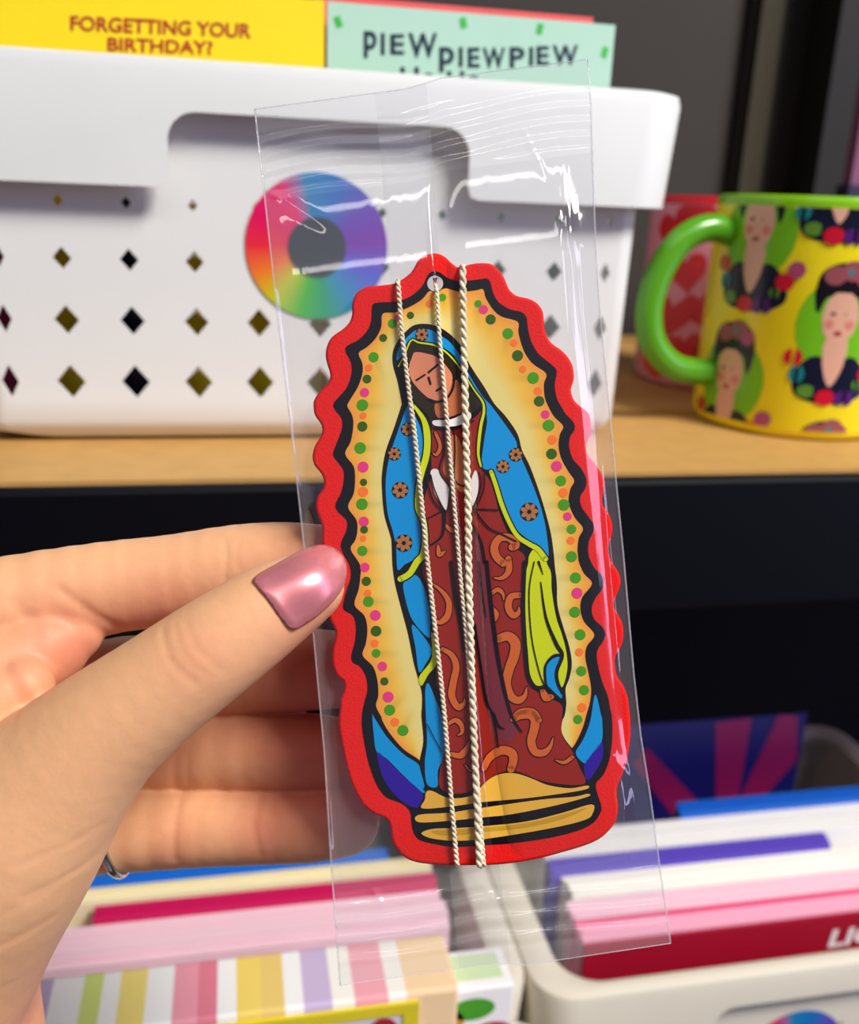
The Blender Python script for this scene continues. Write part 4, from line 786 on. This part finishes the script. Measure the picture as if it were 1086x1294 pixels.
def surface_nets(S, o, h):
    n = S.shape; ins = S < 0; idx = -np.ones(tuple(k-1 for k in n), np.int64)
    cnt = np.zeros(idx.shape, np.int8)
    sl = lambda d, i: slice(d, n[i]-1+d)
    for dx in (0, 1):
        for dy in (0, 1):
            for dz in (0, 1): cnt += ins[sl(dx, 0), sl(dy, 1), sl(dz, 2)]
    act = np.argwhere((cnt > 0) & (cnt < 8)); idx[tuple(act.T)] = np.arange(len(act))
    acc = np.zeros((len(act), 3)); num = np.zeros(len(act)); cs = [(i, j, k) for i in (0, 1) for j in (0, 1) for k in (0, 1)]
    for a in cs:
        for d in range(3):
            if a[d]: continue
            b = list(a); b[d] = 1; sa = S[tuple((act+np.array(a)).T)]; sb_ = S[tuple((act+np.array(b)).T)]; m = (sa < 0) != (sb_ < 0)
            t = np.where(m, sa/(sa-sb_+1e-20), 0); pt = np.repeat(np.array(a, float)[None], len(act), 0); pt[:, d] += t
            acc[m] += pt[m]; num[m] += 1
    V = (act+acc/num[:, None])*h+np.array(o); Q = []
    for d in range(3):
        e1, e2 = [(1, 2), (2, 0), (0, 1)][d]
        A = ins[tuple(slice(0, n[i]-1) for i in range(3))]; s1 = [slice(0, n[i]-1) for i in range(3)]; s1[d] = slice(1, n[d]); Bq = ins[tuple(s1)]
        ch = np.argwhere(A != Bq); ch = ch[(ch[:, e1] > 0) & (ch[:, e2] > 0)]
        fl = A[tuple(ch.T)]; q = []
        for u_, w_ in ((0, 0), (1, 0), (1, 1), (0, 1)):
            c = ch.copy(); c[:, e1] -= u_; c[:, e2] -= w_; q.append(idx[tuple(c.T)])
        q = np.stack(q, 1); q[~fl] = q[~fl][:, ::-1]; Q.append(q)
    return V, np.concatenate(Q)
hv, hq = surface_nets(S, (X0, Y0, Zl), HX)
# project the vertices onto the exact surface once, then to the world
for _ in range(2):
    e = .6; s0 = hand_sdf([hv[:, 0], hv[:, 1], hv[:, 2]])
    g = np.stack([hand_sdf([hv[:, 0]+e*(i == 0), hv[:, 1]+e*(i == 1), hv[:, 2]+e*(i == 2)])-s0 for i in range(3)], 1)/e
    hv = hv-(s0/np.maximum((g**2).sum(1), .2))[:, None]*g*.9
def LW(q): return CAM+fw*HOLD+(q[:, :1]*rt+q[:, 1:2]*up-q[:, 2:3]*fw)*K
root = LW(np.array([[-330., -700., -60.]]))[0]
hand = thing('hand', root, 'left hand with a glossy pink thumbnail pinching the clear packet', 'hand')
me = bpy.data.meshes.new('hand_skin'); wv = LW(hv)-root
me.vertices.add(len(wv)); me.vertices.foreach_set('co', wv.ravel()); nq = len(hq)
me.loops.add(nq*4); me.loops.foreach_set('vertex_index', hq.ravel()); me.polygons.add(nq); me.polygons.foreach_set('loop_start', np.arange(nq)*4); me.polygons.foreach_set('loop_total', np.full(nq, 4))
me.polygons.foreach_set('use_smooth', np.ones(nq, bool)); me.update(calc_edges=True); me.validate()
ho_ = bpy.data.objects.new('skin', me); COL.objects.link(ho_); ho_.parent = hand; ho_['_o'] = hand['_o']
me.materials.append(attr_mat('skin', .5, sss=.3, spec=.32, noise=.06, nscale=420, bump=.22))
# skin tone: paler back of the thumb, redder pads, folds and finger ends
sA, sR = np.array(lin((238, 186, 138))[:3]), np.array(lin((216, 122, 100))[:3])
appx = W/2+hv[:, 0]*F/(F-hv[:, 2]); appy = H/2-hv[:, 1]*F/(F-hv[:, 2]); red = np.full(len(hv), .12)
for (x, y, z, r, a) in ((200, 770, -60, 60, .45), (420, 712, -68, 60, .4), (440, 950, -110, 110, .45), (420, 845, -110, 150, .6), (450, 1040, -100, 100, .5), (220, 1090, -130, 45, .3), (330, 1090, -120, 45, .3), (395, 780, 40, 60, .3), (60, 790, -20, 70, .35), (110, 830, -20, 50, .4), (20, 860, 20, 60, .35), (40, 1280, -90, 90, .5), (240, 830, 140, 45, .22), (225, 1050, -66, 40, .25), (326, 1045, -60, 36, .35), (225, 950, -95, 40, .25)):
    red += a*np.exp(-((appx-x)**2+(appy-y)**2+.5*(hv[:, 2]-z)**2)/(r*r))
red = np.clip(red, 0, 1)[:, None]; colr = sA*(1-red)+sR*red
vcol(ho_, np.concatenate([colr, np.ones((len(hv), 1))], 1))
# thumbnail
nail = [(322, 731), (350, 714), (393, 692), (420, 693), (436, 712), (432, 742), (408, 771), (378, 792), (366, 793), (353, 778), (339, 758), (326, 742)]
nc = cat(nail, 5); gx, gy = np.meshgrid(np.arange(312, 442, 3.), np.arange(686, 802, 3.)); gp = np.stack([gx.ravel(), gy.ravel()], 1)
ni = gp[inside(gp, nc)]; ni = ni[pdist(ni, nc) > 1.5]
def surf_z(q):
    lo_ = np.full(len(q), 40.); hi_ = np.full(len(q), 170.)
    for _ in range(26):
        m_ = (lo_+hi_)/2; s_ = (F-m_)/F; v_ = hand_sdf([(q[:, 0]-W/2)*s_, (H/2-q[:, 1])*s_, m_]); lo_ = np.where(v_ < 0, m_, lo_); hi_ = np.where(v_ < 0, hi_, m_)
    return lo_
fitp = ni[surf_z(ni) > 66]; zz = surf_z(fitp); A = lambda q: np.stack([np.ones(len(q)), q[:, 0]-370, q[:, 1]-745, (q[:, 0]-370)**2, (q[:, 1]-745)**2, (q[:, 0]-370)*(q[:, 1]-745), (q[:, 0]-370)**3/50, (q[:, 1]-745)**3/50, (q[:, 0]-370)**2*(q[:, 1]-745)/50, (q[:, 0]-370)*(q[:, 1]-745)**2/50], 1)
co, *_ = np.linalg.lstsq(A(fitp), zz, rcond=None)
allp = np.concatenate([nc, ni]); r_ = delaunay_2d_cdt([Vector(p) for p in allp.tolist()], [], [list(range(len(nc)))], 1, 1e-5)
nv = np.array([list(p) for p in r_[0]]); nz = A(nv)@co-.9+3.2*sm(pdist(nv, nc)/8)
no = obj('thumbnail', P(nv[:, 0], nv[:, 1], nz), [tuple(q) for q in r_[2]], mat('pink_nail_polish', (232, 140, 146), .34, metal=.55, noise=.05, scale=900), hand, True)
no['label'] = 'glossy metallic pink thumbnail'
sd = no.modifiers.new('solid', 'SOLIDIFY'); sd.thickness = .0003; sd.offset = -1
# finger ring
rp, rr_ = HP(146, 1050, -158, 50); axis = HP(250, 1046, -152, 47)[0]-HP(60, 1056, -160, 53)[0]; axis = axis+np.array([0, 34., -10.]); axis /= np.linalg.norm(axis)
e1 = np.cross(axis, [0, 0, 1.]); e1 /= np.linalg.norm(e1); e2 = np.cross(axis, e1); a = np.linspace(0, 2*math.pi, 60, endpoint=False)
pth = rp+(rr_+3.5)*(np.cos(a)[:, None]*e1+np.sin(a)[:, None]*e2)
v, f = tube(LW(pth), 6.5*K, 10, True)
tag(obj('finger_ring', v, f, mat('silver', (205, 205, 215), .14, metal=1.), None, True), 'thin silver ring on the base of the lowest finger', 'ring')
